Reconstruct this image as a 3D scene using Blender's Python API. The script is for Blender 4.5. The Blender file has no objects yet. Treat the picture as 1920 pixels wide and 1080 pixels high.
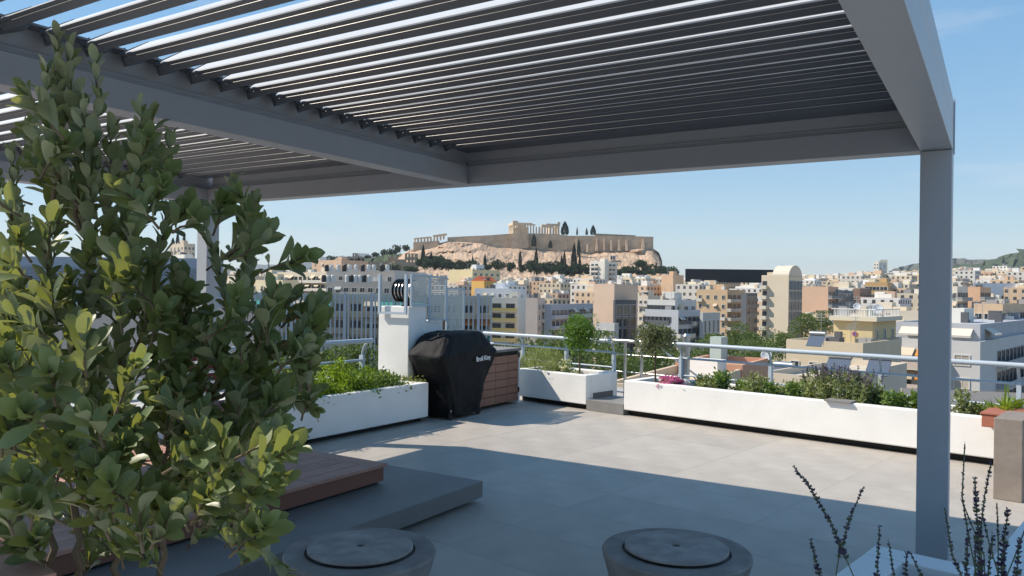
import bpy, bmesh, math, random
import numpy as np
from mathutils import Vector, Matrix
R = math.radians
random.seed(7); rng = np.random.default_rng(7)
scene = bpy.context.scene
col = scene.collection

# ------------------------------------------------------------------ camera
F, PITCH, ROLL, H = 1468.4, .00377, .01438, 1.62
YP, YT = .5583, .7293                       # pergola and terrace headings
_cp, _sp, _c, _s = math.cos(PITCH), math.sin(PITCH), math.cos(ROLL), math.sin(ROLL)
FW = Vector((0, _cp, _sp)); _up = Vector((0, -_sp, _cp)); _rt = Vector((1, 0, 0))
RT = _c*_rt + _s*_up; UP = -_s*_rt + _c*_up
EYE = Vector((0, 0, H))
cam_d = bpy.data.cameras.new('camera'); cam = bpy.data.objects.new('camera', cam_d); col.objects.link(cam)
cam.matrix_world = Matrix(((RT.x, UP.x, -FW.x, 0), (RT.y, UP.y, -FW.y, 0), (RT.z, UP.z, -FW.z, H), (0, 0, 0, 1)))
cam_d.sensor_width = 36; cam_d.lens = 36*F/1920; cam_d.clip_start = .05; cam_d.clip_end = 40000
scene.camera = cam

# ------------------------------------------------------------------ world, sun, exposure
SUN_EL = R(44.5)
SUN_DIR = Vector((-1.02, .13, 0)).normalized()*math.cos(SUN_EL) + Vector((0, 0, math.sin(SUN_EL)))   # towards the sun
w = bpy.data.worlds.new('World'); scene.world = w; w.use_nodes = True
nt = w.node_tree; nt.nodes.clear()
out = nt.nodes.new('ShaderNodeOutputWorld'); bg = nt.nodes.new('ShaderNodeBackground'); sky = nt.nodes.new('ShaderNodeTexSky')
sky.sky_type = 'NISHITA'; sky.sun_disc = False; sky.sun_elevation = SUN_EL
sky.sun_rotation = math.atan2(SUN_DIR.x, SUN_DIR.y)
sky.altitude = 100; sky.air_density = 1.0; sky.dust_density = .0; sky.ozone_density = 4.0
bg.inputs['Strength'].default_value = .15
# thin cirrus, laid out by direction over the whole sky
tc = nt.nodes.new('ShaderNodeTexCoord'); mp = nt.nodes.new('ShaderNodeMapping'); mp.inputs['Scale'].default_value = (1.3, 2.2, 9)
nz = nt.nodes.new('ShaderNodeTexNoise'); nz.inputs['Scale'].default_value = 1.7; nz.inputs['Detail'].default_value = 7; nz.inputs['Roughness'].default_value = .55
rp = nt.nodes.new('ShaderNodeValToRGB'); rp.color_ramp.elements[0].position = .54; rp.color_ramp.elements[1].position = .85
rp.color_ramp.elements[0].color = (0, 0, 0, 1); rp.color_ramp.elements[1].color = (.6, .6, .6, 1)
mx = nt.nodes.new('ShaderNodeMixRGB'); mx.inputs['Color2'].default_value = (2.9, 2.9, 3.0, 1)
nt.links.new(tc.outputs['Generated'], mp.inputs['Vector']); nt.links.new(mp.outputs['Vector'], nz.inputs['Vector'])
nt.links.new(nz.outputs['Fac'], rp.inputs['Fac']); nt.links.new(rp.outputs['Color'], mx.inputs['Fac'])
gm = nt.nodes.new('ShaderNodeGamma'); gm.inputs['Gamma'].default_value = .38; hs = nt.nodes.new('ShaderNodeHueSaturation'); hs.inputs['Saturation'].default_value = 2.0; hs.inputs['Value'].default_value = 1.34
nt.links.new(sky.outputs['Color'], gm.inputs['Color']); nt.links.new(gm.outputs['Color'], hs.inputs['Color']); nt.links.new(hs.outputs['Color'], mx.inputs['Color1']); nt.links.new(mx.outputs['Color'], bg.inputs['Color']); nt.links.new(bg.outputs['Background'], out.inputs['Surface'])
sd = bpy.data.lights.new('sun', 'SUN'); sd.energy = 2.9; sd.angle = R(.5); sd.color = (1, .90, .76)
sun = bpy.data.objects.new('sun', sd); col.objects.link(sun)
sun.rotation_euler = (-SUN_DIR).to_track_quat('-Z', 'Y').to_euler(); sun.location = (-20, 5, 30)
vs = scene.view_settings; vs.view_transform = 'Standard'; vs.look = 'None'; vs.exposure = 1.1; vs.gamma = 1; vs.use_curve_mapping = False
scene.render.engine = 'CYCLES'
scene.cycles.max_bounces = 8; scene.cycles.volume_bounces = 0

# ------------------------------------------------------------------ picking helpers (pixel of the 1920x1080 photo -> place in the world)
def ray(x, y): return ((x-960)/F)*RT - ((y-540)/F)*UP + FW
def at_y(x, y, Y): v = ray(x, y); return EYE + v*(Y/v.y)
def at_z(x, y, z): v = ray(x, y); return EYE + v*((z-H)/v.z)
UA = Vector((-math.cos(YT), math.sin(YT), 0)); UB = Vector((math.sin(YT), math.cos(YT), 0))     # terrace axes
PA = Vector((-math.cos(YP), math.sin(YP), 0)); PB = Vector((math.sin(YP), math.cos(YP), 0))     # pergola axes
Z = Vector((0, 0, 1))
def at_plane(x, y, n, c): v = ray(x, y); return EYE + v*((c-EYE.dot(n))/v.dot(n))
def at_q(x, y, q): return at_plane(x, y, UB, q)
def pix(P): d = Vector(P)-EYE; k = d.dot(FW); return 960+F*d.dot(RT)/k, 540-F*d.dot(UP)/k
def pq(p, q, z=0): return UA*p + UB*q + Z*z

# ------------------------------------------------------------------ materials
MATS = {}
def mat(name, c, rough=.6, var=0, scale=4, metal=0, bump=0, bscale=30, spec=.4, trans=0, vor=False, rnd=0):
    if name in MATS: return MATS[name]
    m = bpy.data.materials.new(name); m.use_nodes = True; n = m.node_tree; b = n.nodes['Principled BSDF']
    b.inputs['Base Color'].default_value = (*c, 1); b.inputs['Roughness'].default_value = rough; b.inputs['Metallic'].default_value = metal
    b.inputs['Specular IOR Level'].default_value = spec
    L = n.links.new
    if var or rnd:
        t = n.nodes.new('ShaderNodeTexCoord'); z = n.nodes.new('ShaderNodeTexNoise'); z.inputs['Scale'].default_value = scale; z.inputs['Detail'].default_value = 6
        L(t.outputs['Object'], z.inputs['Vector'])
        r = n.nodes.new('ShaderNodeMapRange'); r.inputs['From Min'].default_value = .25; r.inputs['From Max'].default_value = .75
        r.inputs['To Min'].default_value = 1-var; r.inputs['To Max'].default_value = 1+var; L(z.outputs['Fac'], r.inputs['Value'])
        h = n.nodes.new('ShaderNodeHueSaturation'); h.inputs['Color'].default_value = (*c, 1); L(r.outputs['Result'], h.inputs['Value'])
        if rnd:
            o = n.nodes.new('ShaderNodeObjectInfo'); q = n.nodes.new('ShaderNodeMapRange'); q.inputs['To Min'].default_value = 1-rnd; q.inputs['To Max'].default_value = 1+rnd
            L(o.outputs['Random'], q.inputs['Value']); mu = n.nodes.new('ShaderNodeMath'); mu.operation = 'MULTIPLY'; L(q.outputs['Result'], mu.inputs[0]); L(r.outputs['Result'], mu.inputs[1]); L(mu.outputs[0], h.inputs['Value'])
        L(h.outputs['Color'], b.inputs['Base Color'])
    if bump:
        t = n.nodes.new('ShaderNodeTexCoord'); z = n.nodes.new('ShaderNodeTexVoronoi' if vor else 'ShaderNodeTexNoise'); z.inputs['Scale'].default_value = bscale
        L(t.outputs['Object'], z.inputs['Vector']); u = n.nodes.new('ShaderNodeBump'); u.inputs['Strength'].default_value = bump; u.inputs['Distance'].default_value = .02
        L(z.outputs[0], u.inputs['Height']); L(u.outputs['Normal'], b.inputs['Normal'])
    if trans:
        tr = n.nodes.new('ShaderNodeBsdfTranslucent'); ad = n.nodes.new('ShaderNodeMixShader'); ad.inputs['Fac'].default_value = trans
        tr.inputs['Color'].default_value = (min(1, c[0]*2.4), min(1, c[1]*2.2), c[2]*.8, 1)
        L(b.outputs['BSDF'], ad.inputs[1]); L(tr.outputs['BSDF'], ad.inputs[2]); L(ad.outputs['Shader'], n.nodes['Material Output'].inputs['Surface'])
    MATS[name] = m; return m
WHITE = mat('white_render', (.78, .77, .75), .7, .06, 3, bump=.08, bscale=60)
PAINT = mat('pergola_paint', (.39, .42, .46), .4, .03, 8)
BLADE = mat('louvre_paint', (.13, .145, .17), .35, .03, 6)
RAILM = mat('rail_paint', (.42, .48, .54), .4)
STEEL = mat('stainless', (.55, .54, .52), .3, metal=.9)
CONC = mat('concrete', (.21, .205, .20), .75, .16, 5, bump=.06, bscale=40)
CONCD = mat('dark_concrete', (.125, .12, .118), .7, .18, 7, bump=.05, bscale=50)
TILE = mat('porcelain_tile', (.40, .365, .325), .55, .13, 3.2, bump=.02, bscale=20, rnd=.06)
JOINT = mat('tile_joint', (.44, .42, .39), .8)
BLACK = mat('black_plinth', (.012, .012, .013), .7)
COVER = mat('cover_fabric', (.006, .006, .007), .75, .15, 10, bump=.3, bscale=22, spec=.35)
WOOD = mat('composite_board', (.42, .23, .175), .65, .14, 9, bump=.1, bscale=60, rnd=.06)
CABP = mat('cabinet_panel', (.29, .145, .10), .55, .06, 6, rnd=.05)
TERRA = mat('terracotta', (.36, .13, .08), .75, .08, 5)
GLASS = mat('dark_glass', (.03, .04, .05), .08, spec=.8)
SOIL = mat('soil', (.06, .045, .03), .95, .3, 20, bump=.4)

# ------------------------------------------------------------------ mesh building
def wloc(o):
    v = Vector((0, 0, 0))
    while o: v += Vector(o.location); o = o.parent
    return v
def tag(o, label=None, cat=None, group=None, kind=None):
    for k, v in (('label', label), ('category', cat), ('group', group), ('kind', kind)):
        if v: o[k] = v
    return o
def thing(name, label, cat, loc, group=None):
    o = bpy.data.objects.new(name, None); col.objects.link(o); o.location = loc; o.empty_display_size = .1
    return tag(o, label, cat, group)
class MB:
    def __init__(s): s.v = []; s.f = []; s.m = []; s.uv = None
    def face(s, pts, mi=0):
        i = len(s.v); s.v += [tuple(p) for p in pts]; s.f.append(tuple(range(i, i+len(pts)))); s.m.append(mi)
    def box(s, o, a, b, c, mi=0):                       # corner and three edge vectors
        o, a, b, c = Vector(o), Vector(a), Vector(b), Vector(c)
        if a.cross(b).dot(c) < 0: a, b = b, a
        i = len(s.v); s.v += [tuple(p) for p in (o, o+a, o+a+b, o+b, o+c, o+a+c, o+a+b+c, o+b+c)]
        for f in ((0, 3, 2, 1), (4, 5, 6, 7), (0, 1, 5, 4), (1, 2, 6, 5), (2, 3, 7, 6), (3, 0, 4, 7)):
            s.f.append(tuple(i+k for k in f)); s.m.append(mi)
        return s
    def cbox(s, c, sx, sy, sz, ax=Vector((1, 0, 0)), ay=Vector((0, 1, 0)), mi=0):
        return s.box(Vector(c)-ax*sx/2-ay*sy/2, ax*sx, ay*sy, Z*sz, mi)
    def tube(s, pts, r, n=10, mi=0, cap=True):
        pts = [Vector(p) for p in pts]; rs = r if hasattr(r, '__len__') else [r]*len(pts); base = len(s.v); prev = None
        for k, p in enumerate(pts):
            d = (pts[min(k+1, len(pts)-1)]-pts[max(k-1, 0)]).normalized()
            x = prev-d*prev.dot(d) if prev is not None and (prev-d*prev.dot(d)).length > 1e-4 else d.orthogonal()
            x.normalize(); prev = x; y = d.cross(x)
            for j in range(n):
                t = 2*math.pi*j/n; s.v.append(tuple(p+(x*math.cos(t)+y*math.sin(t))*rs[k]))
        for k in range(len(pts)-1):
            for j in range(n):
                a = base+k*n+j; b = base+k*n+(j+1) % n; s.f.append((a, b, b+n, a+n)); s.m.append(mi)
        if cap:
            s.f.append(tuple(base+j for j in range(n-1, -1, -1))); s.m.append(mi)
            s.f.append(tuple(base+(len(pts)-1)*n+j for j in range(n))); s.m.append(mi)
        return s
    def lathe(s, c, prof, n=48, mi=0, close=True):      # prof: (radius, z)
        c = Vector(c); base = len(s.v)
        for r, z in prof:
            for j in range(n):
                t = 2*math.pi*j/n; s.v.append((c.x+r*math.cos(t), c.y+r*math.sin(t), c.z+z))
        for k in range(len(prof)-1):
            for j in range(n):
                a = base+k*n+j; b = base+k*n+(j+1) % n; s.f.append((a, b, b+n, a+n)); s.m.append(mi)
        if close:
            s.f.append(tuple(base+j for j in range(n-1, -1, -1))); s.m.append(mi)
            s.f.append(tuple(base+(len(prof)-1)*n+j for j in range(n))); s.m.append(mi)
        return s
    def prism(s, poly, ext, mi=0):                      # polygon (3D points) swept by a vector
        poly = [Vector(p) for p in poly]; ext = Vector(ext); n = len(poly); i = len(s.v)
        s.v += [tuple(p) for p in poly]+[tuple(p+ext) for p in poly]
        nrm = sum(((poly[k]-poly[0]).cross(poly[(k+1) % n]-poly[0]) for k in range(n)), Vector())
        fl = nrm.dot(ext) > 0
        A = tuple(range(i, i+n)); B = tuple(range(i+n, i+2*n))
        s.f.append(A[::-1] if fl else A); s.m.append(mi); s.f.append(B if fl else B[::-1]); s.m.append(mi)
        for k in range(n):
            a, b = i+k, i+(k+1) % n; q = (a, b, b+n, a+n); s.f.append(q if fl else q[::-1]); s.m.append(mi)
        return s
    def leaves(s, P, N, size, aspect=.5, mi=0):         # lozenge leaves at P with long axis N (numpy arrays)
        n = len(P); rnd = rng.normal(size=(n, 3)); N = N/np.linalg.norm(N, axis=1)[:, None]
        S = np.cross(N, rnd); S /= np.linalg.norm(S, axis=1)[:, None]+1e-9; sz = np.asarray(size)*np.ones(n)
        a = P; b = P+N*(sz*.5)[:, None]+S*(sz*aspect*.5)[:, None]; c = P+N*sz[:, None]; d = P+N*(sz*.5)[:, None]-S*(sz*aspect*.5)[:, None]
        V = np.stack([a, b, c, d], 1).reshape(-1, 3); i = len(s.v)
        s.v += [tuple(x) for x in V.tolist()]; s.f += [(i+4*k, i+4*k+1, i+4*k+2, i+4*k+3) for k in range(n)]; s.m += [mi]*n
        return s
    def mesh(s, name, mats, off=Vector((0, 0, 0)), smooth=False):
        me = bpy.data.meshes.new(name); o = off
        me.from_pydata([(x-o[0], y-o[1], z-o[2]) for x, y, z in s.v], [], s.f)
        for m in (mats if isinstance(mats, (list, tuple)) else [mats]): me.materials.append(m)
        if len(me.materials) > 1: me.polygons.foreach_set('material_index', s.m)
        if smooth:
            me.polygons.foreach_set('use_smooth', [True]*len(me.polygons)); me.set_sharp_from_angle(angle=R(38))
        me.update(); return me
    def build(s, name, mats, parent=None, smooth=False, loc=None, bevel=0):
        off = wloc(parent) if parent else (Vector(loc) if loc is not None else Vector((0, 0, 0)))
        o = bpy.data.objects.new(name, s.mesh(name, mats, off, smooth)); col.objects.link(o)
        if parent: o.parent = parent
        elif loc is not None: o.location = loc
        if bevel:
            b = o.modifiers.new('bevel', 'BEVEL'); b.width = bevel; b.segments = 2; b.limit_method = 'ANGLE'
        return o
def inst(name, me, parent, loc, rotz=0, scale=(1, 1, 1)):
    o = bpy.data.objects.new(name, me); col.objects.link(o); o.parent = parent
    o.location = Vector(loc)-wloc(parent); o.rotation_euler = (0, 0, rotz); o.scale = scale; return o
def struct(o): o['kind'] = 'structure'; return o

# ================================================================== TERRACE: floor
floor = struct(MB().box(pq(-6, -4, -.30), UA*18, UB*14.2, Z*.2992).build('terrace_floor', JOINT, loc=(0, 0, 0)))
TL, TW, G = 1.2, .6, .004
tm = MB().box((G/2, G/2, -.02), (TL-G, 0, 0), (0, TW-G, 0), (0, 0, .02)).mesh('tile', TILE)
rz = math.atan2(UA.y, UA.x)
k = 0
for j in range(-4, 17):
    for i in range(-4, 9):
        p0 = i*TL + (0 if j % 2 == 0 else 0); q0 = 9.05-(j+1)*TW-.2
        c = pq(p0+.6, q0+.3)
        if c.y < .3 or abs(c.x) > c.y*.75+1.6 or p0 > 8.4: continue
        o = inst('tile', tm, floor, pq(p0, q0+TW, 0), rz)
        k += 1

# ================================================================== TERRACE: planters and walls
def planter(name, label, O, U, V, length, depth, z0, z1, t=.11, inset=.10, loc=None):
    """open white box: O front corner, U along the front, V to the back"""
    e = thing(name, label, 'planter', Vector((O.x, O.y, 0)))
    m = MB(); h = z1-z0; o = Vector((O.x, O.y, z0))
    m.box(o, U*length, V*t, Z*h); m.box(o+V*(depth-t), U*length, V*t, Z*h)
    m.box(o+V*t, U*t, V*(depth-2*t), Z*(h-.001)); m.box(o+V*t+U*(length-t), U*t, V*(depth-2*t), Z*(h-.001))
    m.build('wall', WHITE, e, bevel=.012)
    MB().box(o+U*t+V*t, U*(length-2*t), V*(depth-2*t), Z*(h-.07)).build('soil', SOIL, e)
    MB().box(Vector((O.x, O.y, 0))+U*.02+V*inset, U*(length-.04), V*(depth-inset-.02), Z*(z0-.001)).build('plinth', BLACK, e)
    return e
QF = 8.70
zt = at_q(1300, 726, QF).z
pL = at_q(1169.5, 760, QF).dot(UA); pM1 = at_q(1099, 752, QF).dot(UA); pM0 = at_q(974, 735, QF).dot(UA)
planter('white_planter', 'long white rendered planter with flowers and sage behind the grey pergola post', pq(pL, QF), -UA, UB, 7.5, .75, .075, zt)
planter('white_planter', 'short white rendered planter with ball tree between cabinet and concrete step', pq(pM1, QF), UA, UB, pM0-pM1+.05, .75, .075, zt+.01)
e = thing('concrete_step', 'low grey concrete step between the two white planters', 'step', pq((pL+pM1)/2, 8.9))
MB().box(pq(pL+.004, 8.70), UA*(pM1-pL-.008), UB*.62, Z*.15).build('tread_block', CONC, e, bevel=.006)
MB().box(pq(pM1-.016, 8.86, .152), UA*.012, UB*.46, Z*.07).build('skirting', CONCD, e)
# left planter follows the pergola
LP0 = at_z(611, 818.6, .06); LP1 = at_z(803, 781.2, .06)
LPD = (LP1-LP0); LPD.z = 0; LPD.normalize(); LPN = Vector((-LPD.y, LPD.x, 0))
LPS = LP1-LPD*5.2
zl = at_plane(690, 733, LPN, LPS.dot(LPN)).z
planter('white_planter', 'shaded white planter with bright green shrubs left of the covered grill', Vector((LPS.x, LPS.y, 0)), LPD, LPN, 5.2, .7, .06, zl)

# white chimney block with stepped top
CC = Vector((-1.285, 9.81, 0)); tz = at_y(765, 575, 9.81).z
wl = .50
e = thing('chimney_block', 'white rendered chimney block with stepped top behind the covered grill', 'wall', CC)
ln1 = .36; ln2 = .70; ln3 = 1.15
zs2 = at_plane(818, 601, PA, CC.dot(PA)).z
prof = [CC+Z*0, CC+PB*ln3, CC+PB*ln3+Z*.95, CC+PB*ln2+Z*.95, CC+PB*ln2+Z*zs2, CC+PB*ln1+Z*zs2, CC+PB*ln1+Z*tz, CC+Z*tz]
MB().prism(prof, PA*wl).build('wall', WHITE, e, bevel=.01)
# perforated screens standing on the block
PERF = mat('perforated_sheet', (.50, .54, .53), .5)
FRM = mat('frame_blue', (.40, .48, .56), .45)
def perf(e, a, b, z0, z1):
    """sheet with real round-cornered slots: horizontal strips and thin uprights"""
    o = CC-PA*.02; m = MB(); n = int((z1-z0)/.022)
    for i in range(n+1): m.box(o+PB*a+Z*(z0+(z1-z0)*i/n-.0065), PB*(b-a), -PA*.004, Z*.013)
    nb = max(2, int((b-a)/.03))
    for i in range(nb+1): m.box(o+PB*(a+(b-a)*i/nb-.003)-PA*.0045, PB*.006, -PA*.003, Z*(z1-z0)+Z*0) if False else m.box(o+PB*(a+(b-a)*i/nb-.003)-PA*.0045+Z*z0, PB*.006, -PA*.003, Z*(z1-z0))
    m.build('perforated_sheet', PERF, e)
    f = MB()
    for t in (a-.012, b-.012): f.box(o+PB*t+Z*(z0-.02)-PA*.010, PB*.022, PA*.026, Z*(z1-z0+.04))
    for z in (z0-.02, z1): f.box(o+PB*(a+.011)+Z*z-PA*.009, PB*(b-a-.024), PA*.024, Z*.02)
    f.build('frame', FRM, e)
zc = lambda px, py: at_plane(px, py, PA, CC.dot(PA)).z
def pbx(px, py): return (at_plane(px, py, PA, CC.dot(PA))-CC).dot(PB)
for k_, (x0, x1, y0, y1, lab) in enumerate([(769, 802, 571, 517, 'perforated metal screen nearest the black duct on the white chimney block'),
        (804, 834, 599, 520, 'middle perforated metal screen standing on the step of the white chimney block'),
        (836, 868, 632, 542, 'lowest perforated metal screen just behind the grill cover top')]):
    a, b = pbx(x0, 560), pbx(x1, 560); e2 = thing('perforated_screen', lab, 'screen', CC+PB*a, 'perforated screens on the chimney block')
    perf(e2, a, b, zc(x0, y1*0+y0), zc(x0, y1))
# duct guard frame and spiral duct on top
e = thing('duct_guard', 'light blue metal guard frame around the black duct on the chimney block', 'guard rail', CC+Z*tz)
zg = zc(765, 514)
for a_, nm in ((.0, 'post'), (.43, 'post')):
    MB().box(CC+PA*(a_+.0)-PB*.03+Z*(tz-.10), PA*.035, -PB*.03, Z*(zg-tz+.10)).build(nm, FRM, e)
MB().box(CC+PA*.035-PB*.032+Z*(tz-.10), PA*.395, -PB*.026, Z*.03).build('rail', FRM, e)
e = thing('ventilation_duct', 'black ribbed ventilation duct lying on top of the white chimney block', 'duct', CC+Z*tz)
DB = mat('duct_black', (.015, .015, .016), .35); DS = mat('duct_silver', (.5, .5, .5), .25, metal=.9)
dc = CC+PA*.17+PB*.16+Z*(tz+.20)
MB().tube([dc-PA*.13, dc+PA*.12], .125, 28).build('pipe', DS, e, True)
for i in range(5):
    q = dc+PA*(-.10+.055*i); MB().tube([q, q+PA*.012, q+PA*.024], [.128, .15, .128], 28).build('rib', DB, e, True)
MB().lathe(dc-Z*.205, [(.09, 0), (.05, .02), (.05, .10)], 20).build('foot', DB, e)

# ================================================================== TERRACE: pergola
PO = Vector((2.45, 4.72, 0))                 # right post, edge towards the middle
def pg(a, b, z=0): return PO + PA*a - PB*b + Z*z
per = thing('pergola', 'grey aluminium pergola with tilted louvre roof over the terrace', 'pergola', pg(0, 0))
DEP, HB, HT = 5.38, 2.5, 2.80
def post(a0, b0): MB().box(pg(a0, b0), PA*.17, -PB*.15, Z*(HB-.003)).build('post', PAINT, per, bevel=.006)
post(-.17, -.15); post(6.69, -.15); post(-.17, DEP); post(6.69, DEP)
def beam(o, along, L, side, wd, inner):
    """beam of width wd along `along`; `inner` lists the sides (+1/-1 of side) that carry the stepped gutter ledge"""
    m = MB(); m.box(o+Z*HB, along*L, side*wd, Z*.15)
    lo = .05 if -1 in inner else 0; hi = .05 if 1 in inner else 0
    m.box(o+side*(lo*.45)+Z*(HB+.15), along*L, side*(wd-(lo+hi)*.45), Z*.02)
    m.box(o+side*(lo*.7)+Z*(HB+.17), along*L, side*(wd-(lo+hi)*.7), Z*.02)
    m.box(o+side*lo+Z*(HB+.19), along*L, side*(wd-lo-hi), Z*(HT-HB-.19))
    m.build('beam', PAINT, per, bevel=.003)
beam(pg(-.17, -.15), -PB, DEP+.30, PA, .17, (1,))
beam(pg(3.33, .001), -PB, DEP-.002, PA, .15, (1, -1))
beam(pg(6.69, -.15), -PB, DEP+.30, PA, .17, (-1,))
beam(pg(.001, -.15), PA, 6.688, -PB, .15, (1,))
beam(pg(.001, DEP), PA, 6.688, -PB, .15, (-1,))
MB().box(pg(3.38, -.049, HB+.19), PA*.05, -PB*.0485, Z*(HT-HB-.192)).build('beam_joint', PAINT, per)
for a_, l_ in ((.003, 3.324), (3.483, 3.204)): MB().box(pg(a_, 4.76, 2.735), PA*l_, -PB*.08, Z*.05).build('shade_bar', PAINT, per)  # unseen bars added to keep the sun off the upper bush leaves
MB().box(pg(-.178, -.10, 2.5-.02), PA*.006, -PB*.03, Z*.33).build('corner_trim', PAINT, per)
# louvre blades: hollow wedge profile turned up, near edge low
th = R(35); ch = .180; tk = .050; PITCHL = .19
BN, BU = PB*math.cos(th)+Z*math.sin(th), -PB*math.sin(th)+Z*math.cos(th)     # chord (rising away) and blade normal
BZ0 = 2.725
def blade(a0, a1, b, tilt=0):
    o = pg(a0, b, BZ0); L = PA*(a1-a0)
    pr = [o, o+BN*.012-BU*.006, o+BN*ch*.55-BU*.004, o+BN*ch+BU*(tk*.62), o+BN*ch+BU*(tk*.95), o+BN*ch*.45+BU*(tk*.98), o+BN*.018+BU*tk, o+BN*.006+BU*(tk*.92), o+BN*.006+BU*(tk*.62), o+BN*.0+BU*(tk*.55)]
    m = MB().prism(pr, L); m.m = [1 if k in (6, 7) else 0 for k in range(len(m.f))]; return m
cap = mat('louvre_cap', (.09, .10, .115), .5)
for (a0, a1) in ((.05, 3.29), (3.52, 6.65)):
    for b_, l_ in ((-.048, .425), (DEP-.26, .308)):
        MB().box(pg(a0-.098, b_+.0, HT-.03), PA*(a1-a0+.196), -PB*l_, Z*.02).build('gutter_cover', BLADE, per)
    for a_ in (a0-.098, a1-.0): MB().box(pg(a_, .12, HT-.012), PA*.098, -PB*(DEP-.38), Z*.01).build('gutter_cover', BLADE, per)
    bm_ = blade(a0, a1, 0).mesh('louvre_blade', [BLADE, mat('louvre_top_sunlit', (.60, .61, .62), .4, .03, 6)], pg(a0, 0, BZ0)); n = int((4.80-.34)/PITCHL)  # blade tops paler: sun glare put into the colour
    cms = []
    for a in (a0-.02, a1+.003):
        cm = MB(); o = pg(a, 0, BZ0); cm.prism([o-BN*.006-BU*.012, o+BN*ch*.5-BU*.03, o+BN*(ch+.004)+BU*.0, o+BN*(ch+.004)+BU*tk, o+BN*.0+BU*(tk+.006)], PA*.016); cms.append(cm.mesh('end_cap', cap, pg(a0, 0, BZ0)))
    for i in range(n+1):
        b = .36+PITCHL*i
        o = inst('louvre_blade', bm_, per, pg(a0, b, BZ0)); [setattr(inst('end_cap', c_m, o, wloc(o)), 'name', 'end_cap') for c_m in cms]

# ================================================================== TERRACE: platform, deck, fire bowls
PC = at_z(905, 936, .02)
e = thing('grey_platform', 'raised grey tiled platform edge floating above the terrace floor', 'platform', PC)
def frm(C, a, b, z): return Vector((C.x, C.y, 0)) + PA*a - PB*b + Z*z
MB().box(frm(PC, 0, 0, .035), PA*4.6, -PB*4.0, Z*.125).build('slab', mat('platform_tile', (.20, .195, .19), .6, .14, 3, bump=.02, bscale=20), e, bevel=.004)
MB().box(frm(PC, .12, .12, 0), PA*4.3, -PB*3.7, Z*.0345).build('plinth', BLACK, e)
DC = at_z(726, 905, .165)
e = thing('wooden_deck', 'raised brown composite deck with mitred border on the grey platform', 'deck', Vector((DC.x, DC.y, .16)))
DA, DBb = 3.6, 3.6; dz = .165
MB().box(frm(DC, .05, .05, .161), PA*(DA-.1), -PB*(DBb-.1), Z*.02).build('plinth', BLACK, e)
MB().box(frm(DC, .02, .02, .182), PA*(DA-.04), -PB*(DBb-.04), Z*.105).build('frame', mat('deck_fascia', (.22, .095, .065), .6, .08, 6), e)
zt_ = .288
bw = .145
# mitred border on far and right sides
MB().prism([frm(DC, 0, 0, zt_), frm(DC, DA, 0, zt_), frm(DC, DA, bw, zt_), frm(DC, bw, bw, zt_)], Z*.024).build('deck_board', WOOD, e, bevel=.003)
MB().prism([frm(DC, 0, .004, zt_), frm(DC, bw-.004, bw, zt_), frm(DC, bw-.004, DBb, zt_), frm(DC, 0, DBb, zt_)], Z*.024).build('deck_board', WOOD, e, bevel=.003)
for i in range(23):
    a = bw+.002+i*(bw+.005)
    MB().box(frm(DC, a, bw+.004, zt_), PA*bw, -PB*(DBb-bw), Z*.024).build('deck_board', WOOD, e, bevel=.003)
FB = mat('fire_bowl', (.27, .255, .245), .9, .2, 10, spec=.2, bump=.06, bscale=60)
FL = mat('bowl_lid', (.34, .32, .31), .9, .28, 11, spec=.2, bump=.05, bscale=40)
for cx, cy, lab in ((676, 1046, 'round dark concrete fire bowl with lid, beside the leafy bush'), (1268, 1046, 'round dark concrete fire bowl with lid, in the middle of the shaded floor')):
    C = at_z(cx, cy-16, .45); C.z = 0
    e = thing('fire_bowl', lab, 'fire bowl', C, 'concrete fire bowls')
    MB().lathe(C, [(.19, 0), (.215, .02), (.30, .30), (.335, .425), (.338, .437), (.333, .446), (.322, .45), (.245, .447), (.24, .43)], 64).build('bowl', FB, e, True)
    l = MB().lathe(C+Z*.452, [(.05, -.0), (.228, 0), (.234, .004), (.234, .012), (.229, .016), (.02, .017), (.018, .008)], 64).build('lid', FL, e, True)
    MB().lathe(C+Z*.4615, [(.016, 0), (.016, .0015)], 20).build('finger_hole', BLACK, l)

# ================================================================== TERRACE: covered grill
FLc = at_z(848, 790, 0); 
def loft(m, sections, n=40, mi=0):
    """sections: (centre, ax, ay, half width, half depth, z, roundness, ripple)"""
    base = len(m.v)
    for (c, ax, ay, hw, hd, z, e_, rip) in sections:
        for j in range(n):
            t = 2*math.pi*(j+.5)/n; ct, st = math.cos(t), math.sin(t)
            x = math.copysign(abs(ct)**e_, ct); y = math.copysign(abs(st)**e_, st)
            s = 1+rip*(math.sin(t*9+z*7)*.6+math.sin(t*5-z*11)*.5+math.sin(t*14+z*3)*.35)
            m.v.append(tuple(c+ax*(x*hw*s)+ay*(y*hd*s)+Z*z))
    for k_ in range(len(sections)-1):
        for j in range(n):
            a = base+k_*n+j; b = base+k_*n+(j+1) % n; m.f.append((a, b, b+n, a+n)); m.m.append(mi)
    m.f.append(tuple(base+(len(sections)-1)*n+j for j in range(n))); m.m.append(mi)
gc = Vector((FLc.x, FLc.y, 0)) + PB*.36 + PA*.27
e = thing('covered_grill', 'gas grill under a black fabric cover with white lettering, beside brown cabinet', 'grill', gc)
m = MB()
S = [(.045, .335, .25, .32, .035), (.12, .34, .252, .32, .035), (.25, .365, .262, .32, .03), (.45, .42, .275, .3, .03), (.62, .52, .29, .28, .022), (.76, .615, .30, .25, .012), (.80, .63, .302, .22, .006), (.835, .62, .298, .25, .008), (.93, .53, .272, .3, .012), (1.03, .44, .235, .3, .012), (1.065, .405, .215, .3, .01), (1.083, .35, .18, .35, .006), (1.09, .2, .1, .5, 0)]
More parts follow.
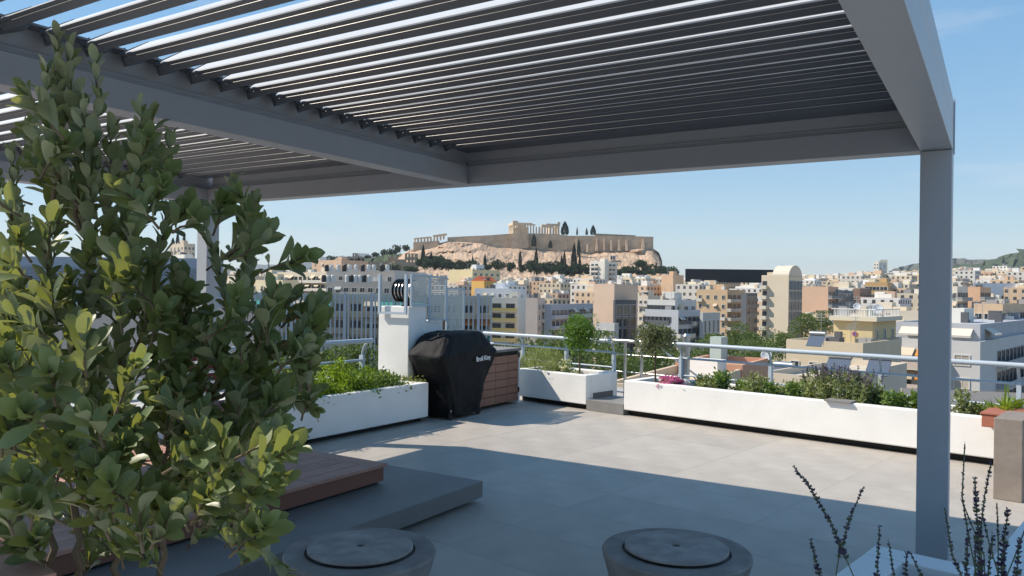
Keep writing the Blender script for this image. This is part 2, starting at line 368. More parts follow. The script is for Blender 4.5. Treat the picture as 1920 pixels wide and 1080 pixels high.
loft(m, [(gc+PB*(.02 if z > .7 else 0), PB, PA, hw, hd, z, ee, rp_) for z, hw, hd, ee, rp_ in S], 64)
cover = m.build('cover', COVER, e, True)
cover.modifiers.new('s', 'SUBSURF').levels = 1; cover.modifiers['s'].render_levels = 2
tx = bpy.data.textures.new('folds', 'CLOUDS'); tx.noise_scale = .18; tx.noise_depth = 3
dm = cover.modifiers.new('folds', 'DISPLACE'); dm.texture = tx; dm.strength = .06; dm.mid_level = .5
# lettering on the front panel
fc = bpy.data.curves.new('lettering', 'FONT'); fc.body = 'Broil King'; fc.size = .085; fc.extrude = .0015; fc.align_x = 'CENTER'; fc.offset = .0016
fo = bpy.data.objects.new('lettering_src', fc); col.objects.link(fo)
bpy.context.view_layer.update()
tme = bpy.data.meshes.new_from_object(fo.evaluated_get(bpy.context.evaluated_depsgraph_get())); bpy.data.objects.remove(fo)
tme.materials.clear(); tme.materials.append(mat('white_print', (.8, .8, .8), .6))
lo = bpy.data.objects.new('lettering', tme); col.objects.link(lo); lo.parent = e
LM = Matrix((PB, Z.lerp(PA, .12).normalized(), -PA)).transposed().to_4x4()
lo.matrix_local = Matrix.Translation(PB*.24-PA*.318+Z*.715) @ LM
tagw = lambda n_, o_, r_: MB().lathe(o_-Z*.0, [(r_*.6, 0), (r_, .012), (r_, .05), (r_*.7, .062)], 16).build(n_, BLACK, e, True)
for s_, t_ in ((-.3, -.2), (.3, -.2), (-.3, .2), (.3, .2)):
    c_ = gc+PB*s_+PA*t_; 
    MB().tube([c_+Z*.05-PA*.012, c_+Z*.05+PA*.012], .05, 18).build('caster', BLACK, e, True)
    MB().tube([c_+Z*.05, c_+Z*.16], .012, 8).build('caster_stem', STEEL, e)
# brown cabinet
CB = at_z(974, 755, 0); cw, chh, cd = 1.25, .98, .62
zcab = at_plane(974, 652, PA, CB.dot(PA)).z
e = thing('storage_cabinet', 'brown panelled outdoor cabinet with grey worktop beside the covered grill', 'cabinet', CB)
MB().box(CB-PB*cw+PA*.02+Z*.05, PB*(cw-.04), PA*cd, Z*(zcab-.09)).build('carcass', BLACK, e)
MB().box(CB-PB*.035, PB*.035, PA*cd, Z*(zcab-.04)).build('side_frame', WHITE, e)
MB().box(CB-PB*(cw+.02)-PA*.02+Z*(zcab-.035), PB*(cw+.03), PA*(cd+.05), Z*.035).build('worktop', CONC, e, bevel=.003)
rows = 6; rh = (zcab-.09-.05)/rows; cl = .30
for cidx in range(4):
    for r_ in range(rows):
        x1 = -.045-cidx*cl
        MB().box(CB+PB*(x1-cl+.006)+Z*(.05+r_*rh+.004), PB*(cl-.008), PA*.019, Z*(rh-.008)).build('panel', CABP, e)
for z_ in (.16, .66): MB().box(CB-PB*.05-PA*.008+Z*z_, PB*.03, PA*.008, Z*.07).build('hinge', BLACK, e)
# brown screen behind the cabinet
c0 = CB+PA*(cd+.12)-PB*1.1
e = thing('brown_screen', 'small brown panelled screen rising behind the cabinet worktop', 'screen', c0)
sw = 1.0; st = at_plane(910, 632, PA, c0.dot(PA)).z
MB().box(c0, PB*.04, PA*.04, Z*st).build('post', BLACK, e); MB().box(c0+PB*(sw-.04), PB*.04, PA*.04, Z*st).build('post', BLACK, e)
for i in range(6): MB().box(c0+PB*.0-PA*.022+Z*(.1+i*(st-.1)/6), PB*sw, PA*.02, Z*((st-.1)/6-.008)).build('panel', CABP, e)

# ================================================================== TERRACE: railings
def railing(label, A, B, zs, rs, posts, inward, nm='steel_railing', arm=True):
    e = thing(nm, label, 'railing', Vector((A.x, A.y, 0)), 'terrace railings')
    for z_, r_ in zip(zs, rs):
        i_ = inward*(.12 if (arm and z_ == zs[0]) else 0)
        MB().tube([A+i_+Z*z_, B+i_+Z*z_], r_, 14).build('rail', RAILM, e, True)
    d = (B-A)
    for t in posts:
        p = A+d*t
        MB().box(p-d.normalized()*.02-inward*.03, d.normalized()*.04, inward*.06, Z*(zs[0]-.18)).build('post', RAILM, e)
        if arm:
            pts = [p+Z*(zs[0]-.2)+inward*(.12*(1-math.cos(u)))+Z*(.18*math.sin(u)) for u in [i*math.pi/2/8 for i in range(9)]]
            MB().tube(pts, .014, 8).build('bracket', RAILM, e, True)
    return e
QR = 9.62
def rz_(px, py, q): return at_q(px, py, q).z
A = at_q(1272, 700, QR); B = A-UA*8
A.z = B.z = 0
railing('pale blue steel railing with curved brackets above the long white planter', A, B, [rz_(1390, 652.5, QR-.12), rz_(1390, 680, QR), rz_(1390, 714, QR)], [.028, .014, .012], [.005, .165, .33, .5, .66, .83, .99], -UB)
A = at_q(1152, 700, QR); B = at_q(915, 700, QR); A.z = B.z = 0
railing('pale blue steel railing behind the short planter and cabinet', A, B, [rz_(1000, 630, QR-.12), rz_(1100, 657, QR), rz_(1100, 684, QR)], [.026, .014, .012], [.005, .35, .7], -UB)
# left railing behind left planter
off = LPN*.55
A = LPS+off; B = LP1+off-LPD*.55; A.z = B.z = 0
zr = at_plane(640, 642, LPN, (LPS+off-LPN*.12).dot(LPN)).z
railing('pale blue steel railing behind the left planter of green shrubs', A, B, [zr, zr-.24, zr-.42], [.028, .016, .014], [.2, .6, .99], -LPN)
# stainless posts and gate between planters
e = thing('steel_post', 'tall polished steel post at the end of the right railing', 'post', at_q(1285, 700, QR+.1)*1)
c_ = at_q(1286, 720, QR+.08); e.location = Vector((c_.x, c_.y, 0)); c_.z = 0
MB().tube([c_, c_+Z*(at_q(1286, 630, QR+.08).z)], .05, 20).build('tube', STEEL, e, True)
MB().tube([c_+Z*at_q(1286, 630, QR+.08).z, c_+Z*(at_q(1286, 626, QR+.08).z)], [.05, .03], 20).build('cap', STEEL, e, True)
e = thing('steel_gate', 'thin stainless steel gate with horizontal bars between the two planters', 'gate', pq(pL+.3, QR))
gx0 = at_q(1170, 700, QR).dot(UA); gx1 = at_q(1240, 700, QR).dot(UA); ztop = rz_(1200, 641, QR)
for px_ in (1172, 1203):
    c_ = at_q(px_, 700, QR); c_.z = 0; MB().tube([c_, c_+Z*ztop], .022, 12).build('upright', STEEL, e, True)
c0 = at_q(1150, 700, QR); c1 = at_q(1275, 700, QR); c0.z = c1.z = 0
for z_, r_ in ((ztop, .024), (ztop-.2, .01), (ztop-.45, .01), (ztop-.75, .01)):
    MB().tube([c0+Z*z_, c1+Z*z_], r_, 10).build('bar', STEEL, e, True)
MB().tube([at_q(1240, 655, QR+.3), at_q(1330, 722, QR+.3)], .014, 8).build('brace', STEEL, e, True)

# right side: concrete block, terracotta cover, white boxes
c0 = at_z(1861.7, 935, 0)
e = thing('concrete_block', 'tall grey-brown concrete block cut by the right edge of the view', 'block', c0)
MB().box(c0, -UA*.20, UB*.55, Z*at_plane(1862, 783, UB, c0.dot(UB)).z).build('block', mat('warm_concrete', (.25, .21, .18), .8, .2, 6, bump=.1, bscale=30), e, bevel=.006)
c0 = at_q(1840, 800, 8.45)
e = thing('terracotta_box', 'terracotta coloured box on the end of the long white planter', 'box', c0)
zb = at_q(1841, 800, 8.45).z; zb2 = at_q(1841, 777, 8.45).z
MB().box(Vector((c0.x, c0.y, zb)), -UA*1.2, UB*.6, Z*(zb2-zb)).build('box', TERRA, e, bevel=.006)
MB().box(Vector((c0.x, c0.y, zb2+.002))+UA*.01-UB*.01, -UA*1.22, UB*.62, Z*.02).build('lid', TERRA, e, bevel=.004)
SHW = mat('white_laminate', (.72, .74, .76), .5, .02, 3)
c1 = at_z(1642, 1022, .45)
e = thing('white_trough', 'white box planter holding lavender at the bottom of the view', 'planter', Vector((c1.x, c1.y, 0)))
def trough(e, o, Lu, Lv):
    o = Vector((o.x, o.y, 0)); t = .16; m = MB()
    m.box(o, -UA*Lu, -UB*t, Z*.45); m.box(o-UB*(Lv-t), -UA*Lu, -UB*t, Z*.45); m.box(o-UB*t, -UA*t, -UB*(Lv-2*t), Z*.449); m.box(o-UB*t-UA*(Lu-t), -UA*t, -UB*(Lv-2*t), Z*.449)
    m.build('wall', SHW, e, bevel=.004); MB().box(o-UA*t-UB*t, -UA*(Lu-2*t), -UB*(Lv-2*t), Z*.38).build('soil', SOIL, e)
trough(e, c1, .56, 1.6)
c2 = at_z(1867, 1037, .45)
e = thing('white_trough', 'white box planter holding lavender in the bottom right corner', 'planter', Vector((c2.x, c2.y, 0)))
trough(e, c2+UB*1.2, .9, 2.2)

# ================================================================== GROUND AND FAR LAND
def gz(d): return float(np.interp(d, [0, 150, 250, 400, 600, 800, 1000, 1500, 2500, 4000, 7000, 12000], [-26, -25, -21, -12, 0, 10, 14, 26, 50, 82, 110, 60]))
m = MB(); rs = [0, 40, 90, 150, 200, 250, 320, 400, 500, 600, 700, 800, 1000, 1250, 1500, 2000, 2500, 3200, 4000, 5500, 7000, 9000, 11500, 13000]; na = 72
for r in rs:
    for j in range(na):
        t = 2*math.pi*j/na; m.v.append((r*math.sin(t), r*math.cos(t), gz(r) if r < 12000 else -50))
for k in range(len(rs)-1):
    for j in range(na):
        a = k*na+j; b = k*na+(j+1) % na; m.f.append((a, a+na, b+na, b)); m.m.append(0)
struct(m.build('ground', mat('city_ground', (.20, .18, .15), .9, .3, .02), smooth=True))
# distant blue mountains: ridges with real depth
def ridge(name, pts, Y, base, depth, mt, jag=0, seed=1, lab=None, n=90):
    r_ = random.Random(seed); xs = [p[0] for p in pts]; ys = [p[1] for p in pts]; m = MB(); cols_ = 7
    for i in range(n+1):
        x = xs[0]+(xs[-1]-xs[0])*i/n; y = float(np.interp(x, xs, ys)); T = at_y(x, y, Y)
        B = at_y(x, 545, Y-depth); B.z = base; Bk = T+Vector((T.x/Y*depth, depth, 0)); Bk.z = base
        for k in range(cols_):
            u = k/(cols_-1)
            if u <= .6: w_ = u/.6; P = B.lerp(T, w_); P.z = B.z+(T.z-B.z)*(w_**.9)
            else: P = T.lerp(Bk, (u-.6)/.4)
            hgt = max(0, T.z-base); s_ = math.sin(u*math.pi)
            P += Vector((r_.uniform(-1, 1)*depth*.04, r_.uniform(-1, 1)*depth*.05, r_.uniform(-1, 1)*jag*hgt*s_)) if 0 < k < cols_-1 else Vector((0, 0, 0))
            m.v.append(tuple(P))
    for i in range(n):
        for k in range(cols_-1):
            a = i*cols_+k; m.f.append((a, a+1, a+cols_+1, a+cols_)[::-1]); m.m.append(0)
    return struct(m.build(name, mt, smooth=True))
MTN = mat('mountain', (.09, .10, .09), .95, .2, .002)
ridge('mountain', [(380, 505), (440, 498), (520, 489), (575, 481), (620, 473), (650, 472), (690, 468), (730, 476), (800, 492), (900, 505)], 9000, 20, 2500, MTN, .03, 3)
SCRUB = mat('hill_scrub', (.055, .075, .03), .95, .5, .03, bump=.6, bscale=.06)
ridge('hill', [(1700, 505), (1760, 497), (1800, 491), (1840, 487), (1870, 475), (1900, 464), (1925, 457), (1990, 440), (2100, 450), (2250, 500)], 2600, 40, 500, SCRUB, .03, 5)
ridge('hill', [(1640, 512), (1720, 488), (1775, 480), (1800, 478), (1850, 482), (1900, 490), (1960, 505)], 4300, 60, 700, mat('hill_far', (.10, .10, .07), .95, .3, .01), .03, 6)
ridge('hill', [(560, 510), (600, 494), (625, 486), (660, 483), (700, 478), (730, 470), (760, 468), (800, 480), (860, 515)], 1080, 12, 160, SCRUB, .03, 8)

# ================================================================== ACROPOLIS
YA = 1000.0
ROCK = mat('limestone_rock', (.47, .33, .225), .95, .34, .05, bump=.9, bscale=.12)
def lerpn(x, pts): return float(np.interp(x, [p[0] for p in pts], [p[1] for p in pts]))
rim = [(690, 505), (735, 488), (770, 468), (840, 452), (900, 455), (955, 461), (992, 462), (1060, 467), (1087, 471), (1110, 470), (1160, 468), (1224, 465), (1236, 474), (1241, 488), (1243, 505), (1262, 515)]
m = MB(); nx, nr = 300, 44; r_ = random.Random(4)
from mathutils import noise as mn
for i in range(nx+1):
    x = 688+(1264-688)*i/nx; T = at_y(x, lerpn(x, rim), YA)
    for k in range(nr+1):
        u = k/nr
        if k <= 36:
            w_ = k/36; Yk = YA-190+190*w_ ** .8; zb = 8
            zz = zb+(T.z-zb)*(.42*w_/.55 if w_ < .55 else .42+.58*(w_-.55)/.45)
        else: Yk = YA+170*(k-36)/8; zz = T.z if k < 44 else 10
        P = Vector((T.x*Yk/YA, Yk, zz))
        if 0 < k < 36:
            q = P*.035; d_ = mn.fractal(q, .9, 2.2, 6)*8; d2 = mn.noise(P*.13)*3.4+mn.noise(P*.31)*2.2
            P.y += d_*2.0+d2*1.5; P.z += (d_*.5+d2)*min(1, (36-k)/5)
        m.v.append(tuple(P))
for i in range(nx):
    for k in range(nr):
        a = i*(nr+1)+k; m.f.append((a, a+nr+1, a+nr+2, a+1)); m.m.append(0)
struct(m.build('acropolis_rock', ROCK))
WALLM = mat('citadel_stone', (.55, .41, .28), .9, .25, .12, bump=.5, bscale=.4)
MARB = mat('marble', (.62, .50, .36), .8, .15, .3)
e = thing('citadel_wall', 'long tan fortification wall with buttresses along the top of the rocky hill', 'wall', at_y(1090, 470, YA))
def wallseg(pts, Y0, dep, mt, nm, parent):
    """pts: (x, ytop, ybottom)"""
    for (x0, t0, b0), (x1, t1, b1) in zip(pts, pts[1:]):
        mm = MB(); A_, B_, C_, D_ = at_y(x0, b0+3, Y0), at_y(x1, b1+3, Y0), at_y(x1, t1, Y0), at_y(x0, t0, Y0)
        mm.prism([A_, B_, C_, D_], Vector((0, dep, 0))).build(nm, mt, parent)
wallseg([(839, 445, 458), (875, 443, 460), (920, 441, 462), (958, 438, 463)], YA-1, 12, WALLM, 'curtain_wall', e)
wallseg([(958, 438, 463), (991, 437.5, 463)], YA-6, 14, WALLM, 'bastion', e)
wallseg([(991, 438, 464), (1027, 440, 466)], YA-2, 12, WALLM, 'curtain_wall', e)
wallseg([(1027, 440, 466), (1063, 441, 469)], YA-4, 12, WALLM, 'bastion', e)
wallseg([(1063, 442, 470), (1087, 442, 473), (1150, 442, 472), (1190, 443, 470), (1225, 444, 468)], YA-2, 12, WALLM, 'curtain_wall', e)
for x, t, b, w_ in ((1081, 447, 473, 4), (1101, 457, 471, 4), (1119, 447, 468, 4), (1133, 447, 468, 3.6), (1146, 450, 468, 4), (1161, 449, 468, 5), (1175, 449, 468, 5), (1206, 448, 470, 6)):
    mm = MB(); P0 = at_y(x-w_/2, b+2, YA-9); P1 = at_y(x+w_/2, b+2, YA-9); T0 = at_y(x-w_*.3, t, YA-4); T1 = at_y(x+w_*.3, t, YA-4)
    mm.v = [tuple(p) for p in (P0, P1, P1+Vector((0, 12, 0)), P0+Vector((0, 12, 0)), T0, T1, T1+Vector((0, 6, 0)), T0+Vector((0, 6, 0)))]
    mm.f = [(0, 3, 2, 1), (4, 5, 6, 7), (0, 1, 5, 4), (1, 2, 6, 5), (2, 3, 7, 6), (3, 0, 4, 7)]; mm.m = [0]*6
    mm.build('buttress', WALLM, e)
# gate building at the west end
e = thing('ruined_gate', 'ruined marble gate building on the left end of the rocky hill', 'ruin', at_y(806, 466, YA-4))
wallseg([(775, 454, 468), (800, 453, 466), (822, 451, 460)], YA-8, 16, WALLM, 'terrace_wall', e)
for i, x in enumerate(range(778, 838, 6)):
    t = lerpn(x, [(775, 447), (800, 445), (815, 441), (838, 438)]); b = lerpn(x, [(775, 455), (822, 451), (838, 446)])
    P = at_y(x, b+1, YA-3); T = at_y(x, t+1.2, YA-3); MB().tube([P, T], 1.15, 8).build('column', MARB, e)
wallseg([(776, 446.5, 445.5), (806, 443.5, 442.5)], YA-5, 6, MARB, 'entablature', e); wallseg([(812, 441, 441), (837, 437.5, 438)], YA-5, 6, MARB, 'entablature', e)
# the temple
T0 = at_y(960, 438, YA+12); th_ = .22; ux = Vector((math.cos(th_), -math.sin(th_)*-1, 0)); uy = Vector((-ux.y, ux.x, 0))
# long side towards the viewer runs along ux, short side along uy (away to the left)
e = thing('ancient_temple', 'ruined marble temple with rows of columns on top of the rocky hill', 'temple', T0)
LL = 66.0; SS = 30.9; zb = T0.z
for i, (ins, hh) in enumerate(((0, .8), (.8, .8), (1.6, .8))):
    MB().box(T0+ux*ins+uy*ins+Z*(i*.8-1.2), ux*(LL-2*ins), uy*(SS-2*ins), Z*hh).build('step', MARB, e)
cz = zb+1.2; CHh = 10.6
colm = MB().lathe((0, 0, 0), [(1.0, 0), (.96, 4), (.78, 9.6), (1.1, 10.2), (1.15, 10.6)], 12).mesh('column', MARB, smooth=True)
def colat(a, b, hs=1): inst('column', colm, e, (T0+ux*a+uy*b)+Z*(cz-T0.z), 0, (1, 1, hs))
xs_ = [2.6+i*(LL-5.2)/16 for i in range(17)]
for i, a in enumerate(xs_):
    colat(a, 2.6, 1 if i not in (8, 9) else .82)
    if i not in (7, 8, 9, 10): colat(a, SS-2.6)
for j in range(1, 7): colat(2.6, 2.6+j*(SS-5.2)/7); colat(LL-2.6, 2.6+j*(SS-5.2)/7)
ent = lambda a, b, la, lb, h=2.9, z=CHh: MB().box(T0+ux*a+uy*b+Z*(cz-T0.z+z), ux*la, uy*lb, Z*h).build('entablature', MARB, e)
ent(1.3, 1.3, 26, 2.4); ent(1.3, SS-3.7, 24, 2.4); ent(LL-20, 1.3, 18.7, 2.4); ent(LL-20, SS-3.7, 18.7, 2.4); ent(1.3, 3.7, 2.4, SS-7.4); ent(LL-3.7, 3.7, 2.4, SS-7.4)
ent(1.1, 1.1, 7, 3, 2.2, CHh+2.9); ent(LL-5, 1.1, 4, 3, 2.4, CHh+2.9); ent(27.3, 1.3, 4, 2.2, 1.5); ent(40, 1.3, 6, 2.2, 1.4)
ent(9, 8, 2, 15, 11, 0); ent(12, 8, 12, 1.4, 8, 0); ent(52, 8, 2, 15, 9, 0)
# long low museum roof and antenna on the plateau
e = thing('low_building', 'long low pale building on the plateau right of the temple', 'building', at_y(1150, 442, YA+10))
wallseg([(1118, 438, 443), (1190, 441, 444)], YA+4, 14, mat('pale_stone', (.5, .44, .36), .9), 'wall', e); MB().box(at_y(1116, 438.6, YA+2), Vector((52, 0, -1.6)), Vector((0, 18, 0)), Z*.6).build('roof', mat('grey_roof', (.3, .3, .3), .8), e)
# odeon ruin: wall with arched openings
OD = mat('odeon_stone', (.43, .31, .21), .9, .25, .2, bump=.4, bscale=.5)
e = thing('ruined_theatre', 'ruined ancient theatre wall with arched openings left of the rocky hill', 'ruin', at_y(725, 500, 840))
def arch_wall(x0, x1, yt, yb, Y, arches, nm='arcade_wall'):
    A_, B_ = at_y(x0, yb, Y), at_y(x1, yb, Y); zt_, zb_ = at_y(x0, yt, Y).z, A_.z; zb_ = min(zb_, B_.z); U = (B_-A_); U.z = 0; L = U.length; U.normalize(); th_ = Vector((0, 3, 0))
    mm = MB(); rowsA = sorted(set(a[1] for a in arches)); cur = 0
    aw = {}
    for (xa, ya, wpx, hpx) in arches:
        a = (at_y(xa, ya, Y)-A_).dot(U); zc_ = at_y(xa, ya, Y).z; aw.setdefault(ya, []).append((a, zc_, wpx*Y/F/2, hpx*Y/F/2))
    levels = sorted(aw.items(), key=lambda k: -k[0]); z_prev = zb_
    for ya, row in levels:
        row.sort(); z0 = row[0][1]-row[0][3]; z1 = row[0][1]+row[0][3]
        if z0 > z_prev: mm.box(A_+Z*(z_prev-A_.z), U*L, th_, Z*(z0-z_prev))
        c = 0
        for a, zc_, hw, hh in row:
            mm.box(A_+U*c+Z*(z0-A_.z), U*(a-hw-c), th_, Z*(z1-z0))
            for sgn in (-1, 1):                                                      # rounded head
                base = A_+U*a+Z*(z1-A_.z)
                poly = [base+U*(sgn*hw), base, base-Z*.0]; pts = [base+U*(sgn*hw)-Z*hw]+[base+U*(sgn*hw*math.cos(t))-Z*(hw*(1-math.sin(t))) for t in (.5, 1.0, 1.3)]+[base+U*(sgn*.02), base+U*(sgn*hw)]
                mm.prism(pts, th_)
            c = a+hw
        mm.box(A_+U*c+Z*(z0-A_.z), U*(L-c), th_, Z*(z1-z0)); z_prev = z1
    if zt_ > z_prev: mm.box(A_+Z*(z_prev-A_.z), U*L, th_, Z*(zt_-z_prev))
    mm.build(nm, OD, e)
arch_wall(656, 682, 481, 508, 832, [(664, 487, 2.6, 6), (671, 487, 2.6, 6), (677, 488, 2.6, 6), (683.6-2, 499, 2, 5)], 'tower_wall')
arch_wall(661, 670, 474.5, 481, 832, [(664.5, 478.5, 2.2, 4)], 'tower_top')
arch_wall(682, 740, 490, 508, 836, [(693, 496, 2.6, 6), (703, 496, 2.6, 6), (711, 496, 2.6, 6), (721, 496, 2.6, 6), (730, 496, 2.8, 6)])
arch_wall(727, 746, 481, 490, 838, [(730, 485, 2.5, 4.5), (738, 485, 4, 3), (744, 485, 2, 3)])
arch_wall(740, 784, 487, 508, 834, [(763, 487.5+1.5, 2.8, 5), (770, 489, 2.8, 5), (776, 489, 2.8, 5), (748, 498, 2.4, 5)])
arch_wall(759, 783, 475, 487, 834, [(764, 479, 2.6, 6), (770, 478.5+.5, 2.6, 6), (776, 479, 2.6, 6)])
e2 = thing('rock_monument', 'small marble monument with dark doorways cut in the hill slope', 'ruin', at_y(1150, 486, 955))
for x in (1144.5, 1149, 1153.5): MB().box(at_y(x-.7, 487, 955), Vector((1.1, 0, 0)), Vector((0, 3, 0)), Z*4.6).build('pillar', mat('white_marble', (.7, .68, .63), .7), e2)
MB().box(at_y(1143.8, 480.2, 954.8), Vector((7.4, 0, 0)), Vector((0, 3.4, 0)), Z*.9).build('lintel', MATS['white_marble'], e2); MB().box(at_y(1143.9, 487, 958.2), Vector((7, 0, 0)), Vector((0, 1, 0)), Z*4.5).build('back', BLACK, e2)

# ================================================================== CITY: buildings
WIN_F = mat('window_frame', (.62, .60, .56), .6)
SHUT = mat('shutter', (.45, .40, .33), .7, rnd=.25)
def winmesh(frame, pane, nm='window'):
    m = MB()                                            # unit: x -.5...5, z 0..1, outward -y
    for o, a, c in (((-.5, 0, 0), (.08, 0, 0), (0, 0, 1)), ((.42, 0, 0), (.08, 0, 0), (0, 0, 1)), ((-.42, 0, 0), (.84, 0, 0), (0, 0, .06)), ((-.42, 0, .93), (.84, 0, 0), (0, 0, .07))): m.box(o, a, (0, -.10, 0), c, 0)
    m.box((-.02, 0, .06), (.04, 0, 0), (0, -.07, 0), (0, 0, .87), 0)
    m.box((-.42, 0, .06), (.40, 0, 0), (0, -.03, 0), (0, 0, .87), 1); m.box((.02, 0, .06), (.40, 0, 0), (0, -.03, 0), (0, 0, .87), 1)
    return m.mesh(nm, [frame, pane])
WM = winmesh(WIN_F, GLASS); WMD = winmesh(mat('dark_frame', (.10, .10, .11), .5), GLASS); WMS = winmesh(WIN_F, SHUT)
def balmesh(slab, par, nm='balcony'):
    m = MB(); m.box((0, 0, -.15), (1, 0, 0), (0, -1, 0), (0, 0, .15), 0)
    m.box((0, -.94, 0), (1, 0, 0), (0, -.06, 0), (0, 0, .95), 1); m.box((0, 0, 0), (.008, 0, 0), (0, -.94, 0), (0, 0, .95), 1); m.box((.992, 0, 0), (.008, 0, 0), (0, -.94, 0), (0, 0, .95), 1)
    return m.mesh(nm, [slab, par])
def awnmesh(mt): m = MB(); m.prism([(0, 0, 0), (0, -1, -.62), (0, -1, -.8), (0, -.97, -.8), (0, -.97, -.65), (0, 0, -.05)], (1, 0, 0)); return m.mesh('awning', mt)
SLAB = mat('slab_cream', (.60, .56, .48), .8)
BAL = {}
def bal(c):
    if c not in BAL: BAL[c] = balmesh(SLAB, mat('parapet_%d' % len(BAL), c, .7))
    return BAL[c]
AW = {}
def awn(c):
    if c not in AW: AW[c] = awnmesh(mat('awning_%d' % len(AW), c, .8))
    return AW[c]
def facade(e, O, U, N, L, ztop, spec):
    """O: left end of the face at ground, seen from outside; U to the right; N outward"""
    rzf = math.atan2(U.y, U.x); zlow = spec.get('zlow', -22); st = spec.get('st', 3.1); z = ztop-spec.get('top', .5)-st; row = 0
    while z > zlow:
        if spec['k'] == 'win':
            n = spec['n']; ww, wh = spec.get('w', 1.3), spec.get('h', 1.5); a0, a1 = spec.get('r', (0, 1))
            for i in range(n):
                if (row, i) in spec.get('skip', ()): continue
                c = O+U*(L*(a0+(a1-a0)*(i+.5)/n)); me = spec.get('mesh', WM)
                if spec.get('mix') and random.random() < spec['mix']: me = WMS
                inst('window', me, e, Vector((c.x, c.y, z+.75))+N*.004, rzf, (ww, 1, wh))
                u_ = random.random()
                if ww < 2 and u_ < .28: inst('balcony', bal((.56, .52, .46)), e, Vector((c.x, c.y, z+.1))+N*.004-U*(ww*.9), rzf, (ww*1.8, 1.0, 1))
                elif ww < 2 and u_ < .42: inst('awning', awn((.55, .45, .33) if u_ < .36 else (.40, .42, .40)), e, Vector((c.x, c.y, z+.95+wh))+N*.01-U*(ww*.6), rzf, (ww*1.2, .9, 1.2))
        elif spec['k'] == 'balc':
            a0, a1 = spec.get('r', (0, 1)); c = O+U*(L*a0); Lb = L*(a1-a0); dp = spec.get('d', 1.3)
            b_ = inst('balcony', bal(spec.get('c', (.6, .56, .5))), e, Vector((c.x, c.y, z))+N*.004, rzf, (Lb, dp, spec.get('ph', 1)))
            n = max(1, int(Lb/3.0))
            for i in range(n):
                q = c+U*(Lb*(i+.5)/n); inst('window', spec.get('mesh', WMD), e, Vector((q.x, q.y, z+.02))+N*.006, rzf, (Lb/n*.66, 1, 2.3))
                if spec.get('awn') and random.random() < spec.get('ap', .3):
                    inst('awning', awn(random.choice(spec['awn'])), e, Vector((q.x, q.y, z+st-.28))-U*(Lb/n*.45)+N*.01, rzf, (Lb/n*.9, dp*.95, 1.5))
        elif spec['k'] == 'glass':
            n = spec['n']
            for i in range(n):
                c = O+U*(L*(i+.5)/n); inst('pane', spec['mesh'], e, Vector((c.x, c.y, z+.1))+N*.004, rzf, (L/n*.92, 1, st*.93))
        z -= st; row += 1
CLUT = [mat('clutter_white', (.66, .65, .62), .7), mat('clutter_grey', (.3, .3, .31), .7), mat('clutter_cream', (.58, .50, .38), .8), mat('clutter_dark', (.10, .10, .11), .6)]
def bld(name, label, xc, xl, xr, ytop, d, c, left=None, right=None, yaw=YT, base=None, par=.5, hut=None, group=None, clutter=True):
    C = at_y(xc, ytop, d); zt_ = C.z; zb_ = base if base is not None else gz(d)-3
    DL = Vector((-math.cos(yaw), math.sin(yaw), 0)); DR = Vector((math.sin(yaw), math.cos(yaw), 0))
    def reach(D, x):
        v = ray(x, ytop); k = v.x/v.y; den = D.x-k*D.y
        return max(.3, (k*C.y-C.x)/den)
    Ll = reach(DL, xl) if xl < xc else 12.0; Lr = reach(DR, xr) if xr > xc else 12.0
    Ll = min(Ll, 90); Lr = min(Lr, 90)
    G0 = Vector((C.x, C.y, zb_)); e = thing(name, label, 'building', G0, group)
    mt = mat('wall_%.2f_%.2f_%.2f' % c, c, .85, .06, .25)
    MB().box(G0, DL*Ll, DR*Lr, Z*(zt_-zb_)).build('wall', mt, e)
    m = MB(); t = .25; o = Vector((C.x, C.y, zt_+.003))
    m.box(o, DL*Ll, DR*t, Z*par); m.box(o+DR*(Lr-t), DL*Ll, DR*t, Z*par); m.box(o+DR*t, DL*t, DR*(Lr-2*t), Z*par); m.box(o+DR*t+DL*(Ll-t), DL*t, DR*(Lr-2*t), Z*par)
    m.build('parapet', mt, e)
    if hut is not False and min(Ll, Lr) > 5:
        a, b, h = hut or (.35, .4, 2.4); MB().box(o+DL*Ll*a+DR*Lr*b, DL*min(4, Ll*.35), DR*min(4, Lr*.4), Z*h).build('stair_hut', mt, e)
    if left: facade(e, Vector((C.x, C.y, 0))+DL*Ll, -DL, -DR, Ll, zt_, left)
    if right: facade(e, Vector((C.x, C.y, 0)), DR, -DL, Lr, zt_, right)
    if clutter and d > 60 and min(Ll, Lr) > 3:
        rc = random.Random(int(xc*7+ytop))
        for _ in range(7 if d < 360 else 4):
            a, b, w1, w2, h = rc.uniform(.05, .85)*Ll, rc.uniform(.05, .8)*Lr, rc.uniform(.5, 2.2), rc.uniform(.5, 1.8), rc.uniform(.5, 1.9)
            MB().box(o+DL*a+DR*b, DL*min(w1, Ll-a), DR*min(w2, Lr-b), Z*h).build('roof_unit', CLUT[rc.randrange(4)], e)
        for _ in range(3):
            q = o+DL*rc.uniform(.1, .9)*Ll+DR*rc.uniform(.1, .7)*Lr; h = rc.uniform(2, 4.5); am = MB().tube([q, q+Z*h], .04, 5)
            for zz in (.75, .85, .95): am.tube([q+Z*h*zz-UA*.5, q+Z*h*zz+UA*.5], .025, 4)
            am.build('antenna', STEEL, e)
    return e, C, DL, DR, Ll, Lr
CREAM, WHT, PEACH, YEL, GREY, TAN = (.62, .54, .42), (.70, .67, .61), (.58, .42, .30), (.62, .50, .28), (.42, .43, .44), (.53, .38, .24)
